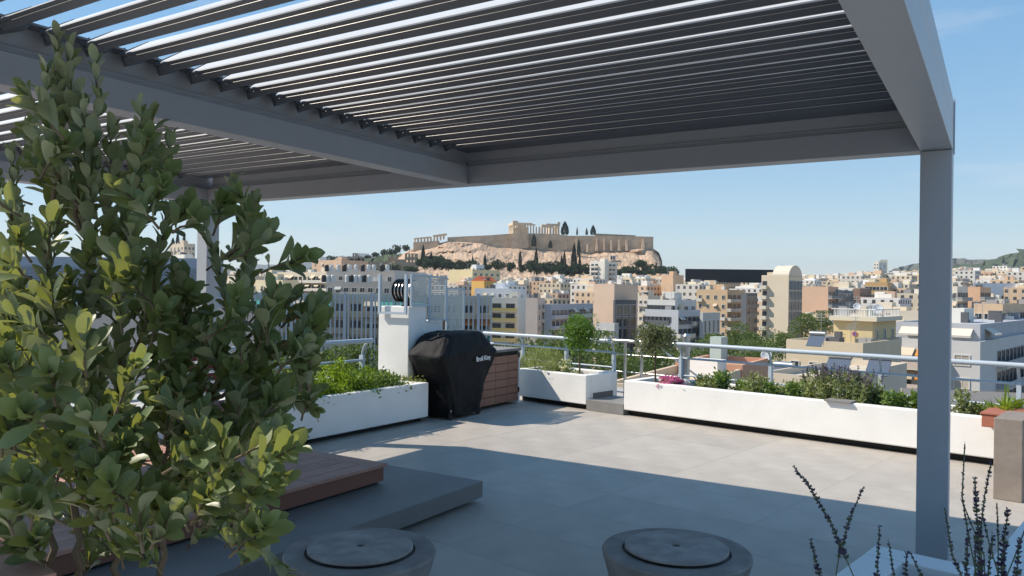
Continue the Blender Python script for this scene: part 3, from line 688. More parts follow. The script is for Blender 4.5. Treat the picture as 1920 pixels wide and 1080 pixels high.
gp = lambda c, r=.1: winmesh(mat('mullion_%d' % len(MATS), (.22, .24, .26), .4, metal=.3), mat('glass_%d' % len(MATS), c, r, spec=.8), 'pane')
DG = gp((.012, .014, .018)); BG = gp((.05, .10, .13)); TG = gp((.16, .19, .17))
# --- left: blue-grey block, beige roof wall
b = bld('office_block', 'large blue-grey windowless block behind the leafy bush', 416, -260, 419, 497, 62, (.34, .38, .44), yaw=.06, hut=False, clutter=False)
for i in range(9): MB().box(b[1]+b[2]*.2+Z*(-.45-i*.2)-b[3]*.05, b[2]*(b[4]-.4), -b[3]*.05, Z*.15).build('cladding_slat', mat('slat_grey', (.26, .29, .34), .6), b[0])
MB().tube([b[1]+b[2]*.9-b[3]*.08-Z*2.3, b[1]+b[2]*.9-b[3]*.08-Z*9], .07, 8).build('downpipe', WIN_F, b[0])
bld('low_block', 'low beige block with flat roof behind the left pergola post', 476, -200, 480, 594, 44, (.55, .46, .40), yaw=.08, hut=False, base=-26)
# --- finned glass block; its reflections are built as a balcony facade with awnings
b = bld('finned_block', 'wide glass block with thin vertical fins, reflections modelled as balconies and awnings', 921, 330, 1100, 560, 150, (.52, .48, .38), {'k': 'balc', 'c': (.55, .50, .36), 'awn': [(.05, .30, .26), (.45, .20, .07), (.5, .46, .36)], 'ap': .5, 'st': 3.2, 'd': 1.1, 'zlow': -24}, yaw=.03)
C0, DL_, DR_, Ll_ = b[1], b[2], b[3], b[4]
FIN = mat('fin_metal', (.36, .41, .47), .45)
fm = MB().box((0, 0, -26), (.27, 0, 0), (0, -.22, 0), (0, 0, 26.6)).mesh('fin', FIN); fw = MB().box((0, 0, -26), (.55, 0, 0), (0, -.30, 0), (0, 0, 26.8)).mesh('pillar', FIN)
n_ = int(Ll_/.85)
for i in range(n_+1):
    P = C0+DL_*(i*.85)-DR_*1.6; inst('pillar' if i % 6 == 3 else 'fin', fw if i % 6 == 3 else fm, b[0], P, math.atan2(-DL_.y, -DL_.x)*0)
for zz in (-.1, -3.4, -6.7, -10): MB().box(C0+Z*zz-DR_*1.42, DL_*Ll_, DR_*.06, Z*.10).build('transom', FIN, b[0])
# --- mid-left roofs
b = bld('apartment_block', 'grey-beige block with rows of water tanks on its roof', 733, 612, 800, 531, 215, (.50, .45, .40), {'k': 'win', 'n': 8, 'w': 1.6}, yaw=.2, hut=False)
tankm = MB().lathe((0, 0, 0), [(.62, 0), (.62, 1.7), (.5, 1.9), (.1, 1.95)], 14).mesh('water_tank', mat('tank', (.6, .6, .58), .5)); tankb = MB().lathe((0, 0, 0), [(.62, 0), (.62, 1.7), (.5, 1.9), (.1, 1.95)], 14).mesh('water_tank', mat('tank_black', (.03, .03, .03), .5))
for row_, (x0, x1, y_, d_) in enumerate(((606, 700, 529, 211), (610, 735, 509, 224))):
    if row_ == 1: bld('apartment_block', 'pale roof storey carrying the upper row of water tanks', 740, 612, 800, 510, 226, (.55, .50, .45), {'k': 'win', 'n': 7}, yaw=.2, hut=False)
    for i in range(11):
        x = x0+(x1-x0)*(i+.3*random.random())/11; P = at_y(x, y_, d_)
        if 2 < i < 5 and row_ == 0: continue
        o = bpy.data.objects.new('water_tank', tankm if i % 3 else tankb); col.objects.link(o); o.location = P
        tag(o, '%s cylindrical water tank in the %s row on the roof left of the duct' % ('white' if i % 3 else 'black', 'lower' if row_ == 0 else 'upper'), 'water tank', 'water tanks %d' % row_)
bld('apartment_block', 'cream stepped block with awnings left of the water tanks', 628, 520, 690, 512, 290, CREAM, {'k': 'balc', 'awn': [(.6, .5, .35)], 'ap': .5}, {'k': 'win', 'n': 4})
bld('apartment_block', 'peach rooftop block above the cream stepped block', 640, 585, 690, 489, 420, (.58, .40, .28), {'k': 'win', 'n': 4}, {'k': 'win', 'n': 3})
bld('apartment_block', 'pale yellow block between the bush and the finned block', 530, 470, 560, 528, 240, (.64, .55, .38), {'k': 'win', 'n': 4}, {'k': 'win', 'n': 3})
bld('apartment_block', 'cream block with flat roof just right of the left pergola post', 470, 410, 520, 520, 300, CREAM, {'k': 'win', 'n': 4}, {'k': 'win', 'n': 3})
bld('villa', 'cream villa on the slope seen left of the pergola post', 345, 318, 366, 458, 420, (.62, .52, .40), {'k': 'win', 'n': 4}, {'k': 'win', 'n': 3})
bld('villa', 'small white house with red roof below the cream villa', 346, 324, 362, 479, 330, WHT, {'k': 'win', 'n': 2}, {'k': 'win', 'n': 2})
# --- centre
b = bld('apartment_block', 'cream and white block with a planted roof below the hill', 886, 842, 938, 507, 420, (.66, .56, .34), None, {'k': 'win', 'n': 5, 'w': 2.2})
bld('apartment_block', 'white rooftop storey on the block with a planted roof', 893, 884, 908, 498, 425, (.62, .64, .68), {'k': 'win', 'n': 1}, {'k': 'win', 'n': 3}, hut=False)
b = bld('house', 'bright orange house with red tiled roof left of centre', 908, 884, 932, 529, 330, (.66, .40, .12), None, {'k': 'win', 'n': 2})
C0, DL_, DR_, Ll_, Lr_ = b[1:]; MB().prism([C0+Z*.5, C0+DL_*Ll_+Z*.5, C0+DL_*Ll_*.5+Z*2.6], DR_*Lr_).build('tiled_roof', mat('red_tile', (.45, .10, .045), .8, .15, 3), b[0])
bld('apartment_block', 'white rooftop block with small windows below the orange house', 958, 890, 985, 544, 262, (.70, .70, .72), {'k': 'win', 'n': 5, 'w': 1.0, 'h': 1.6}, {'k': 'win', 'n': 2}, yaw=.25)
bld('apartment_block', 'block with yellow balcony parapets in front of the white rooftop', 970, 919, 1012, 562, 235, (.66, .62, .54), {'k': 'balc', 'c': (.55, .43, .16), 'st': 3.0, 'd': 1.2}, None, yaw=.2)
bld('apartment_block', 'narrow pale pink windowless slab right of the yellow balconies', 1008, 986, 1022, 562, 225, (.60, .50, .43), None, {'k': 'win', 'n': 2}, yaw=.35)
bld('apartment_block', 'blue-grey block with balcony bands behind the bright ball tree', 1034, 1020, 1112, 574, 228, (.40, .43, .48), None, {'k': 'balc', 'c': (.42, .45, .50), 'awn': [(.6, .55, .45)], 'ap': .2}, yaw=.45)
b = bld('office_block', 'pink rendered wall block joined to a dark glass tower', 1152, 1113, 1196, 536, 212, (.62, .46, .35), None, None, hut=False)
b = bld('office_block', 'dark glass tower right of the pink rendered wall', 1154, 1150, 1193, 566, 208, (.10, .10, .11), None, {'k': 'glass', 'n': 3, 'mesh': DG, 'st': 3.2}, hut=False)
bld('apartment_block', 'low grey ruin-like block below the pink wall', 1152, 1117, 1160, 610, 205, (.46, .46, .46), {'k': 'win', 'n': 5, 'w': 1.0}, None, hut=False)
b = bld('office_block', 'grey office block with ribbon windows right of the dark glass tower', 1272, 1209, 1313, 585, 200, (.44, .46, .49), {'k': 'win', 'n': 6, 'w': 2.3, 'h': 1.5, 'r': (0, .74), 'mesh': WMD}, {'k': 'win', 'n': 5, 'w': 1.9, 'h': 1.6, 'mesh': WMD}, hut=False)
C0, DL_, DR_, Ll_, Lr_ = b[1:]
for i in range(5):
    MB().box(C0+DL_*(Ll_*.26)-DR_*.25+Z*(-1.5-3.1*i-1.9+.2), DL_*(Ll_*.74), DR_*.24, Z*.9).build('spandrel', mat('spandrel', (.10, .11, .12), .6), b[0]); MB().box(C0-DL_*.25+Z*(-1.5-3.1*i-1.9+.2), DL_*.24, DR_*Lr_, Z*.9).build('spandrel', MATS['spandrel'], b[0])
MB().box(C0+DL_*(Ll_*.02)-DR_*.05+Z*(-9.6), DL_*(Ll_*.22), DR_*.045, Z*.35).build('red_stripe', mat('red', (.5, .06, .04), .6), b[0])
bld('penthouse', 'planted set-back penthouse on top of the grey office block', 1266, 1214, 1306, 566, 203, (.56, .56, .54), {'k': 'win', 'n': 4, 'w': 2.2, 'h': 1.9, 'zlow': -4.5, 'mesh': WMD}, {'k': 'win', 'n': 3, 'w': 2, 'h': 1.8, 'zlow': -4.5}, base=-6)
bld('townhouse', 'grey neoclassical house with tall windows beside the grey office', 1318, 1312, 1350, 590, 204, (.46, .47, .46), None, {'k': 'win', 'n': 4, 'w': 1.0, 'h': 3.6, 'st': 5.2}, hut=False)
bld('apartment_block', 'tan orange block with small windows above the neoclassical house', 1364, 1306, 1398, 546, 262, TAN, {'k': 'win', 'n': 4, 'w': 1.2, 'h': 1.5}, {'k': 'balc', 'c': (.50, .46, .40)})
bld('office_block', 'slim dark glass block between tan block and cream tower', 1400, 1390, 1420, 552, 250, (.12, .13, .15), None, {'k': 'glass', 'n': 3, 'mesh': DG})
b = bld('apartment_tower', 'cream slab tower with small balconies down its left edge', 1479, 1428, 1504, 519, 235, (.64, .55, .42), {'k': 'balc', 'r': (0, .24), 'c': (.6, .55, .45), 'd': 1.4}, {'k': 'glass', 'n': 4, 'mesh': BG, 'top': 1}, hut=False)
C0, DL_, DR_, Ll_, Lr_ = b[1:]
arcp = [C0+DR_*(Lr_*.5*(1-math.cos(t)))+Z*(Lr_*.35*math.sin(t)) for t in [i*math.pi/12 for i in range(13)]]
MB().prism(arcp, DL_*Ll_*.6).build('barrel_roof', mat('wall_light', (.62, .56, .46), .8), b[0])
bld('apartment_block', 'salmon pink blank-walled block right of the cream tower', 1553, 1504, 1572, 540, 275, (.57, .39, .28), None, {'k': 'balc', 'c': (.2, .22, .24)}, hut=False)
bld('office_block', 'green glass office block behind the satellite dishes', 1571, 1566, 1612, 546, 280, (.2, .23, .24), None, {'k': 'glass', 'n': 7, 'mesh': BG}, yaw=.5)
bld('apartment_block', 'bright orange block with wide windows right of the dishes', 1664, 1622, 1694, 531, 345, (.55, .36, .17), {'k': 'win', 'n': 3, 'w': 3.4, 'h': 1.6, 'st': 3.4}, {'k': 'win', 'n': 3, 'w': 2.4}, yaw=.6)
bld('apartment_block', 'dark brown block between the glass office and the orange block', 1612, 1600, 1634, 543, 300, (.25, .16, .12), None, {'k': 'balc', 'c': (.35, .22, .16)})
bld('museum', 'long black glass museum slab on the skyline right of the hill', 1497, 1285, 1530, 507, 470, (.02, .022, .027), None, None, yaw=.10, hut=False, par=.2, base=at_y(1400, 530, 470).z, clutter=False)
bld('hospital_block', 'pale green windowless block on the skyline near the post', 1664, 1650, 1722, 488, 760, (.50, .50, .40), None, {'k': 'win', 'n': 0}, yaw=.4)
bld('apartment_block', 'white block with round terraces beside the pale green block', 1648, 1638, 1662, 492, 740, WHT, {'k': 'win', 'n': 2}, {'k': 'win', 'n': 2}, hut=False)
bld('apartment_tower', 'tall white apartment tower at the foot of the hill', 1134, 1106, 1157, 491, 520, (.70, .66, .58), {'k': 'balc', 'c': (.6, .56, .5), 'r': (.05, .6)}, {'k': 'balc', 'c': (.6, .56, .5), 'r': (.3, .9)})
bld('apartment_block', 'peach plain-walled block below the museum slab', 1262, 1240, 1282, 517, 400, (.62, .42, .27), None, None)
bld('apartment_block', 'cream block with rooftop clutter left of the tan block', 1215, 1180, 1245, 557, 300, (.62, .55, .45), {'k': 'win', 'n': 4}, {'k': 'win', 'n': 3})
# --- right: dish building and neighbours
b = bld('rooftop_house', 'yellow house with white roof balustrade and satellite dishes', 1636, 1563, 1680, 603, 96, (.58, .47, .27), None, {'k': 'win', 'n': 3, 'w': .7, 'h': 1.5, 'top': .1, 'zlow': -5}, hut=False, base=-9, par=.02)
C0, DL_, DR_, Ll_, Lr_ = b[1:]
MB().box(C0-DL_*.7-DR_*.7+Z*.03, DL_*(Ll_+1.0), DR_*(Lr_+1.0), Z*.55).build('roof_slab', mat('roof_cream', (.62, .56, .44), .8), b[0])
bal_m = MB().box((0, 0, 0), (.07, 0, 0), (0, .07, 0), (0, 0, .85)).mesh('baluster', WHITE)
for i in range(26): inst('baluster', bal_m, b[0], C0-DL_*.4-DR_*.4+DL_*((Ll_+.4)*i/26)+Z*.58)
for i in range(16): inst('baluster', bal_m, b[0], C0-DL_*.4-DR_*.4+DR_*((Lr_+.2)*(i+1)/16)+Z*.58)
MB().box(C0-DL_*.45-DR_*.45+Z*1.431, DL_*(Ll_+.6), DR_*.16, Z*.10).build('handrail', WHITE, b[0]); MB().box(C0-DL_*.45-DR_*.29+Z*1.431, DL_*.16, DR_*(Lr_+.5), Z*.10).build('handrail', WHITE, b[0])
sg = at_plane(1603, 626, DR_, C0.dot(DR_))-DR_*.05
m = MB(); m.tube([sg, sg-DR_*.03], .33, 28).build('round_sign_rim', mat('sign_orange', (.55, .22, .06), .6), b[0]); MB().tube([sg-DR_*.031, sg-DR_*.05], .25, 28).build('round_sign', mat('sign_purple', (.16, .05, .25), .6), b[0])
def dish(x, y, d, r, lab):
    P = at_y(x, y, d); e = thing('satellite_dish', lab, 'dish', P-Z*1.4); ax = Vector((-.35, -.85, .35)).normalized()
    X = ax.orthogonal().normalized(); Yv = ax.cross(X); m = MB(); n = 24
    for k in range(7):
        rr = r*k/6
        for j in range(n): t = 2*math.pi*j/n; m.v.append(tuple(P+(X*math.cos(t)+Yv*math.sin(t))*rr+ax*(rr*rr/r*.28)))
    for k in range(6):
        for j in range(n): a = k*n+j; c_ = k*n+(j+1) % n; m.f.append((a, c_, c_+n, a+n)); m.m.append(0)
    o = m.build('reflector', mat('dish', (.55, .57, .6), .5), e, True); o.modifiers.new('t', 'SOLIDIFY').thickness = .03
    MB().tube([P-Z*1.4, P-Z*.1+ax*-.05], .05, 8).build('mast', STEEL, e); MB().tube([P-Yv*r*.9+ax*.1, P+ax*r*.9], .02, 6).build('arm', STEEL, e); MB().tube([P+ax*r*.85, P+ax*r*1.02], .06, 8).build('receiver', WHITE, e)
dish(1607, 575, 97, .45, 'smaller satellite dish on the left of the yellow house roof'); dish(1646, 580, 98, .66, 'larger satellite dish on the right of the yellow house roof')
b = bld('rooftop_annex', 'cream lower roof with solar heater in front of the yellow house', 1618, 1474, 1690, 652, 88, (.60, .50, .36), {'k': 'win', 'n': 4, 'w': 1.1, 'h': 1.4, 'top': 1}, {'k': 'win', 'n': 3, 'w': .9, 'h': 1.3, 'top': 1}, hut=False, base=-27)
C0, DL_, DR_, Ll_, Lr_ = b[1:]
def solar(x, y, d, lab):
    P = at_y(x, y, d); e = thing('solar_heater', lab, 'solar heater', P); u = -UA; v = UB
    MB().prism([P-v*.2, P+v*.95+Z*1.15, P+v*1.0+Z*1.10, P-v*.15-Z*.05], u*1.7).build('panel', mat('solar_panel', (.10, .12, .16), .15, spec=.8), e)
    MB().tube([P+v*1.05+Z*1.35, P+v*1.05+u*1.7+Z*1.35], .26, 16).build('tank', STEEL, e, True)
    for t in (.15, 1.5): MB().tube([P+u*t+v*1.05, P+u*t+v*1.05+Z*1.1], .03, 6).build('leg', STEEL, e)
for i, (x, y, d) in enumerate(((1512, 648, 87), (1545, 700, 60), (1622, 702, 62), (1443, 712, 70))):
    solar(x, y, d, ['solar water heater on the cream roof before the yellow house', 'solar heater behind the purple sage spikes', 'solar heater with dark panel right of the sage spikes', 'solar heater with white tank near the satellite dish on low roof'][i])
dish(1437, 667, 72, .5, 'small white satellite dish above the low cream roof')
bld('low_block', 'low cream flat roofs directly behind the sage plant', 1560, 1425, 1700, 722, 56, (.58, .50, .40), {'k': 'win', 'n': 5, 'w': 1, 'h': 1.3, 'top': 1}, None, hut=False, base=-27)
b = bld('apartment_block', 'grey-white apartment block with orange awnings behind the post', 1838, 1668, 2010, 648, 104, (.55, .54, .53), {'k': 'balc', 'c': (.56, .46, .40), 'd': 1.5, 'r': (0, .62), 'awn': [(.62, .26, .05), (.6, .48, .36)], 'ap': .85}, {'k': 'balc', 'c': (.33, .34, .36), 'r': (.12, 1)}, hut=False)
C0, DL_, DR_, Ll_, Lr_ = b[1:]
facade(b[0], Vector((C0.x, C0.y, 0))+DL_*Ll_*.38, -DL_, -DR_, Ll_*.38, C0.z, {'k': 'win', 'n': 1, 'w': 2.0, 'h': 1.5, 'mesh': WMS, 'zlow': -16})
b2 = bld('penthouse', 'set-back roof flat with cream awnings above the orange awnings', 1838, 1680, 1990, 615, 107, (.42, .43, .46), {'k': 'win', 'n': 6, 'w': 1.8, 'h': 2.0, 'st': 2.8, 'zlow': -5.4, 'mesh': WMD}, {'k': 'win', 'n': 3, 'w': 1.4, 'h': 2, 'st': 2.8, 'zlow': -5.4, 'mesh': WMD}, hut=False, base=-6)
C1, DL1, DR1, L1, R1 = b2[1:]
for t0, t1 in ((.50, .93), (.08, .40)): inst('awning', awn((.62, .56, .48)), b2[0], C1+DL1*L1*t1-DR1*.01-Z*.15, math.atan2(-DL1.y, -DL1.x), (L1*(t1-t0), 1.5, 1.5))
inst('awning', awn((.62, .56, .48)), b2[0], C1+DR1*3-DL1*.01-Z*.15, math.atan2(DR1.y, DR1.x), (4.5, 1.3, 1.3))
for z_ in (.35, .7, 1.0): MB().box(C0+Z*(.5+z_*.6)-DR_*.02, DL_*Ll_, DR_*.04, Z*.04).build('roof_rail', STEEL, b[0])
bld('apartment_block', 'cream block with pale awning behind the penthouse', 1800, 1675, 1830, 590, 135, (.66, .58, .46), {'k': 'win', 'n': 5, 'w': 1.2, 'h': 1.6, 'zlow': -8, 'mix': .4}, None, yaw=.5)
bld('house', 'small white gabled roof house right of the post', 1808, 1778, 1826, 584, 128, WHT, None, {'k': 'win', 'n': 1}, hut=False)
bld('apartment_block', 'peach block with blank side right of the white gabled house', 1880, 1826, 1990, 575, 150, (.60, .43, .28), {'k': 'win', 'n': 3, 'w': 1.4}, {'k': 'balc', 'c': (.6, .5, .38)})
bld('apartment_block', 'white slab block with dark balconies right beside the post', 1795, 1776, 1815, 540, 225, (.66, .62, .54), {'k': 'win', 'n': 2, 'w': .8}, {'k': 'balc', 'c': (.3, .3, .3)})
bld('apartment_block', 'orange-pink blank block right of the white slab block', 1838, 1810, 1858, 541, 250, (.62, .39, .25), None, {'k': 'balc', 'c': (.3, .3, .32)})
bld('office_block', 'long white flat-roofed block with a row of square windows', 2010, 1826, 2080, 535, 330, (.74, .74, .76), {'k': 'win', 'n': 16, 'w': 2.2, 'h': 1.7, 'top': 2.2, 'st': 5, 'mesh': WMD}, None, yaw=.1, hut=False)
bld('low_block', 'pale pink parapet wall low behind the end of the long planter', 2060, 1690, 2100, 762, 40, (.60, .52, .46), None, None, yaw=.25, hut=False, base=-20)
# --- salmon house with white wall between the planters
b = bld('low_block', 'salmon walled low house with white gable behind the steel post', 1392, 1266, 1440, 700, 48, (.55, .30, .20), None, None, hut=False, base=-25, yaw=.55)
bld('white_annex', 'white wall block attached to the salmon house', 1345, 1292, 1362, 692, 46.5, (.70, .68, .66), None, None, hut=False, base=-25, yaw=.75)
bld('stair_tower', 'narrow pale green stair tower above the white wall block', 1352, 1331, 1364, 646, 54, (.42, .50, .47), None, None, hut=False, base=-25)
bld('low_block', 'peach roof wall low behind the stainless gate', 1290, 1135, 1420, 748, 38, (.60, .47, .34), None, None, hut=False, base=-25, yaw=.5)

# --- filler: the dense city, individual blocks nearest, far ones joined
def fac_mat(name):
    m = bpy.data.materials.new(name); m.use_nodes = True; n = m.node_tree; b = n.nodes['Principled BSDF']; b.inputs['Roughness'].default_value = .85; L = n.links.new
    uv = n.nodes.new('ShaderNodeUVMap'); sp = n.nodes.new('ShaderNodeSeparateXYZ'); L(uv.outputs['UV'], sp.inputs['Vector'])
    def band(src, per, lo, hi):
        d = n.nodes.new('ShaderNodeMath'); d.operation = 'DIVIDE'; d.inputs[1].default_value = per; L(src, d.inputs[0])
        f = n.nodes.new('ShaderNodeMath'); f.operation = 'FRACT'; L(d.outputs[0], f.inputs[0])
        a = n.nodes.new('ShaderNodeMath'); a.operation = 'GREATER_THAN'; a.inputs[1].default_value = lo; L(f.outputs[0], a.inputs[0])
        c = n.nodes.new('ShaderNodeMath'); c.operation = 'LESS_THAN'; c.inputs[1].default_value = hi; L(f.outputs[0], c.inputs[0])
        k = n.nodes.new('ShaderNodeMath'); k.operation = 'MULTIPLY'; L(a.outputs[0], k.inputs[0]); L(c.outputs[0], k.inputs[1]); return k.outputs[0]
    k = n.nodes.new('ShaderNodeMath'); k.operation = 'MULTIPLY'; L(band(sp.outputs['X'], 3.1, .3, .72), k.inputs[0]); L(band(sp.outputs['Y'], 3.1, .28, .74), k.inputs[1])
    vc = n.nodes.new('ShaderNodeVertexColor'); vc.layer_name = 'tint'
    mx = n.nodes.new('ShaderNodeMixRGB'); mx.inputs['Color2'].default_value = (.07, .07, .075, 1); L(k.outputs[0], mx.inputs['Fac']); L(vc.outputs['Color'], mx.inputs['Color1'])
    L(mx.outputs['Color'], b.inputs['Base Color']); return m
FAC = fac_mat('far_facade')
PAL = [(.66, .60, .50), (.70, .67, .62), (.64, .54, .40), (.60, .44, .30), (.66, .62, .56), (.52, .48, .44), (.62, .50, .36), (.72, .70, .68), (.56, .38, .26), (.68, .60, .46)]
class FB_:
    def __init__(s): s.v = []; s.f = []; s.uv = []; s.c = []
    def box(s, o, A, B, h, c, win=True):
        i = len(s.v); P = [o, o+A, o+A+B, o+B]; s.v += [tuple(p) for p in P]+[tuple(p+Z*h) for p in P]
        for a, b2 in ((0, 1), (1, 2), (2, 3), (3, 0)):
            L = (P[b2]-P[a]).length; s.f.append((i+a, i+b2, i+b2+4, i+a+4)); s.uv += [(0, -h), (L, -h), (L, -.0), (0, -.0)] if win else [(0, 0)]*4; s.c += [c]*4
        s.f.append((i+4, i+5, i+6, i+7)); s.uv += [(0, 0)]*4; t = .93; s.c += [(c[0]*t, c[1]*t, c[2]*t)]*4
    def build(s, name, parent=None, off=Vector((0, 0, 0))):
        me = bpy.data.meshes.new(name); me.from_pydata([(x-off.x, y-off.y, z-off.z) for x, y, z in s.v], [], s.f); me.materials.append(FAC)
        u = me.uv_layers.new(name='UVMap'); u.data.foreach_set('uv', [k for p in s.uv for k in p])
        ca = me.color_attributes.new('tint', 'FLOAT_COLOR', 'CORNER'); ca.data.foreach_set('color', [k for c in s.c for k in (*c, 1)])
        o = bpy.data.objects.new(name, me); col.objects.link(o); o.parent = parent; return o
SKY = [(-200, 505), (0, 505), (440, 506), (560, 503), (640, 508), (700, 513), (780, 516), (900, 519), (1000, 523), (1100, 519), (1240, 517), (1290, 522), (1500, 519), (1640, 511), (1720, 507), (1800, 503), (1920, 496), (2200, 496)]
r_ = random.Random(11); far = FB_(); cnt = 0
def block(fb, x, y, wA, wB, top, d, c, rr, clutter):
    zb_ = gz(d)-6; O_ = Vector((x, y, zb_)); fb.box(O_, DRn*wA, DLn*wB, top-zb_, c)
    for k in range(clutter):
        h = rr.uniform(.8, 2.8); a, b_ = rr.uniform(.05, .7)*wA, rr.uniform(.05, .7)*wB; w1, w2 = rr.uniform(1, wA*.4), rr.uniform(1, wB*.4)
        cc = rr.choice(PAL+[(.25, .25, .26), (.74, .74, .74)]); fb.box(Vector((x, y, top))+DRn*a+DLn*b_, DRn*w1, DLn*w2, h, cc, False)
DRn, DLn = UB, UA
d = 262.0
while d < 3600:
    stepd = 19+d*.028; az = -.62
    while az < .66:
        az += (17+d*.012)/d*r_.uniform(.9, 1.35)
        dd = d+r_.uniform(-.4, .4)*stepd; x, y = math.sin(az)*dd, math.cos(az)*dd
        px_, _ = pix((x, y, gz(dd)))
        if dd > 780 and 600 < px_ < 1275: continue
        if dd > 1000 and px_ < 620: continue
        if dd > 2300 and px_ > 1690: continue
        if dd < 330 and (890 < px_ < 1420): continue
        hh = r_.uniform(10, 20)*(1 if dd < 900 else 1.2); top = gz(dd)+hh; lim = lerpn(px_, SKY)
        tmax = at_y(px_, lim+r_.uniform(0, 10), y).z
        top = min(top, tmax); lowl = at_y(px_, 700, y).z
        if top < lowl or top-gz(dd) < 3 and dd < 900: top = max(top, gz(dd)+4)
        ci = r_.randrange(10); c = PAL[ci]; j = r_.uniform(.85, 1.08); c = tuple(min(.76, k*j) for k in c); wA, wB = r_.uniform(9, 17)*(1+d/2500), r_.uniform(9, 17)*(1+d/2500)
        if cnt < 270 and dd < 620:
            fb = FB_(); block(fb, x, y, wA, wB, top, dd, c, r_, 4); e = fb.build('city_block', None, Vector((x, y, 0))); e.location = (x, y, 0)
            
            nmc = ['beige', 'off-white', 'sand', 'peach', 'pale grey', 'grey-brown', 'ochre', 'white', 'terracotta', 'cream'][ci]
            zn = 'left of the water tanks' if px_ < 620 else 'behind the chimney block' if px_ < 900 else 'below the temple' if px_ < 1100 else 'below the right end of the rock' if px_ < 1290 else 'below the black museum slab' if px_ < 1500 else 'near the satellite dishes' if px_ < 1730 else 'right of the pergola post'
            tag(e, '%s flat-roofed block %s, %s rows' % (nmc, zn, 'nearest' if dd < 350 else 'middle' if dd < 480 else 'far'), 'building', 'dense city blocks'); cnt += 1
        else: block(far, x, y, wA, wB, top, dd, c, r_, 2)
    d += stepd
o = far.build('distant_city'); o['kind'] = 'stuff'; tag(o, 'far pale city roofs fading to the skyline', 'city')

# ================================================================== VEGETATION
def crown_mesh(name, mt, n, rx, rz, size, clumps=14, seed=1, aspect=.6, up=.3):
    g = np.random.default_rng(seed); m = MB(); cs = g.normal(size=(clumps, 3)); cs /= np.linalg.norm(cs, axis=1)[:, None]; cs *= (g.uniform(.25, .78, (clumps, 1)))
    k = g.integers(0, clumps, n); d = g.normal(size=(n, 3)); d /= np.linalg.norm(d, axis=1)[:, None]; P = cs[k]+d*(g.uniform(.6, 1, (n, 1))**.5)*g.uniform(.22, .42, clumps)[k][:, None]
    P *= np.array([rx, rx, rz]); N = d+g.normal(size=(n, 3))*.7+np.array([0, 0, up]); m.leaves(P, N, g.uniform(.6, 1.3, n)*size, aspect); return m.mesh(name, mt)
LEAF1 = mat('leaf_city', (.09, .135, .04), .6, .35, .6, trans=.25); LEAF2 = mat('leaf_pine', (.035, .06, .025), .7, .35, .2, trans=.12); LEAF3 = mat('leaf_cypress', (.022, .036, .02), .8, .3, .3)
BARK = mat('bark', (.12, .09, .06), .9, .3, 12, bump=.3)
CR = [crown_mesh('crown', LEAF1, 2600, 1, .85, .085, 20, s) for s in (1, 2, 3)]
PN = [crown_mesh('crown', LEAF2, 520, 1, .75, .30, 12, s) for s in (4, 5)]
def cyp(seed):
    g = np.random.default_rng(seed); n = 1000; h = g.uniform(0, 1, n); r = np.sin(np.clip(h*.95+.10, 0, 1)**.6*math.pi)**.7*g.uniform(.1, 1, n)**.5; t = g.uniform(0, 6.283, n)
    P = np.stack([r*np.cos(t), r*np.sin(t), h], 1); m = MB(); m.leaves(P*np.array([1, 1, 1.]), np.stack([np.cos(t)*.25, np.sin(t)*.25, np.full(n, .3)], 1), .16, .9); return m.mesh('crown', LEAF3)
CY = [cyp(8), cyp(9)]
TR = MB().tube([(0, 0, 0), (.02, .01, .6), (-.02, .02, 1)], [.06, .045, .02], 8).mesh('trunk', BARK)
def tree(name, lab, P, r, h, me, group=None, base=None):
    e = thing(name, lab, 'tree', Vector((P.x, P.y, P.z-h)), group)
    o = inst('crown', me, e, P, random.uniform(0, 6), (r, r, r)); inst('trunk', TR, e, P-Z*h, random.uniform(0, 6), (h*.8, h*.8, h)); return e
for i, (x, y, d, r, lab) in enumerate([(1012, 668, 84, 3.0, 'bushy street tree behind the grassy lavender bush'), (1065, 680, 78, 3.2, 'street tree behind the stem of the bright ball tree'), (1125, 668, 82, 2.9, 'yellowish street tree between ball tree and gate'), (1165, 690, 74, 2.8, 'dark street tree behind the thin gate'), (1215, 700, 78, 3.0, 'street tree behind the olive ball tree'), (1255, 665, 100, 2.6, 'street tree left of the tall steel post'), (1300, 690, 120, 3.4, 'street tree right of the tall steel post'),
        (1330, 660, 165, 5.0, 'large street tree below the neoclassical house'), (1385, 640, 175, 4.6, 'round dark street tree below the tan block'), (1430, 650, 168, 4.6, 'street tree at the corner below the slim glass block'), (1475, 652, 150, 3.6, 'street tree left of the potted roof garden'), (1405, 682, 130, 4.2, 'broad street tree above the right railing'), (1362, 690, 120, 3.2, 'street tree behind the pale green stair tower'), (1505, 612, 210, 4.5, 'tree in front of the salmon pink block'), (1540, 608, 220, 4.2, 'tree left of the yellow house balustrade'),
        (600, 690, 95, 4.0, 'street tree seen through the left railing'), (665, 688, 98, 4.0, 'street tree before the finned block near the chimney'), (540, 700, 90, 4.0, 'street tree behind the bush and left railing'), (760, 720, 80, 3, 'tree low behind the chimney block'), (890, 690, 110, 3.6, 'street tree behind the brown cabinet'), (950, 690, 100, 3.4, 'street tree behind the cabinet worktop')]):
    tree('street_tree', lab, at_y(x, y, d), r*1.15, 9, CR[i % 3], 'street trees')
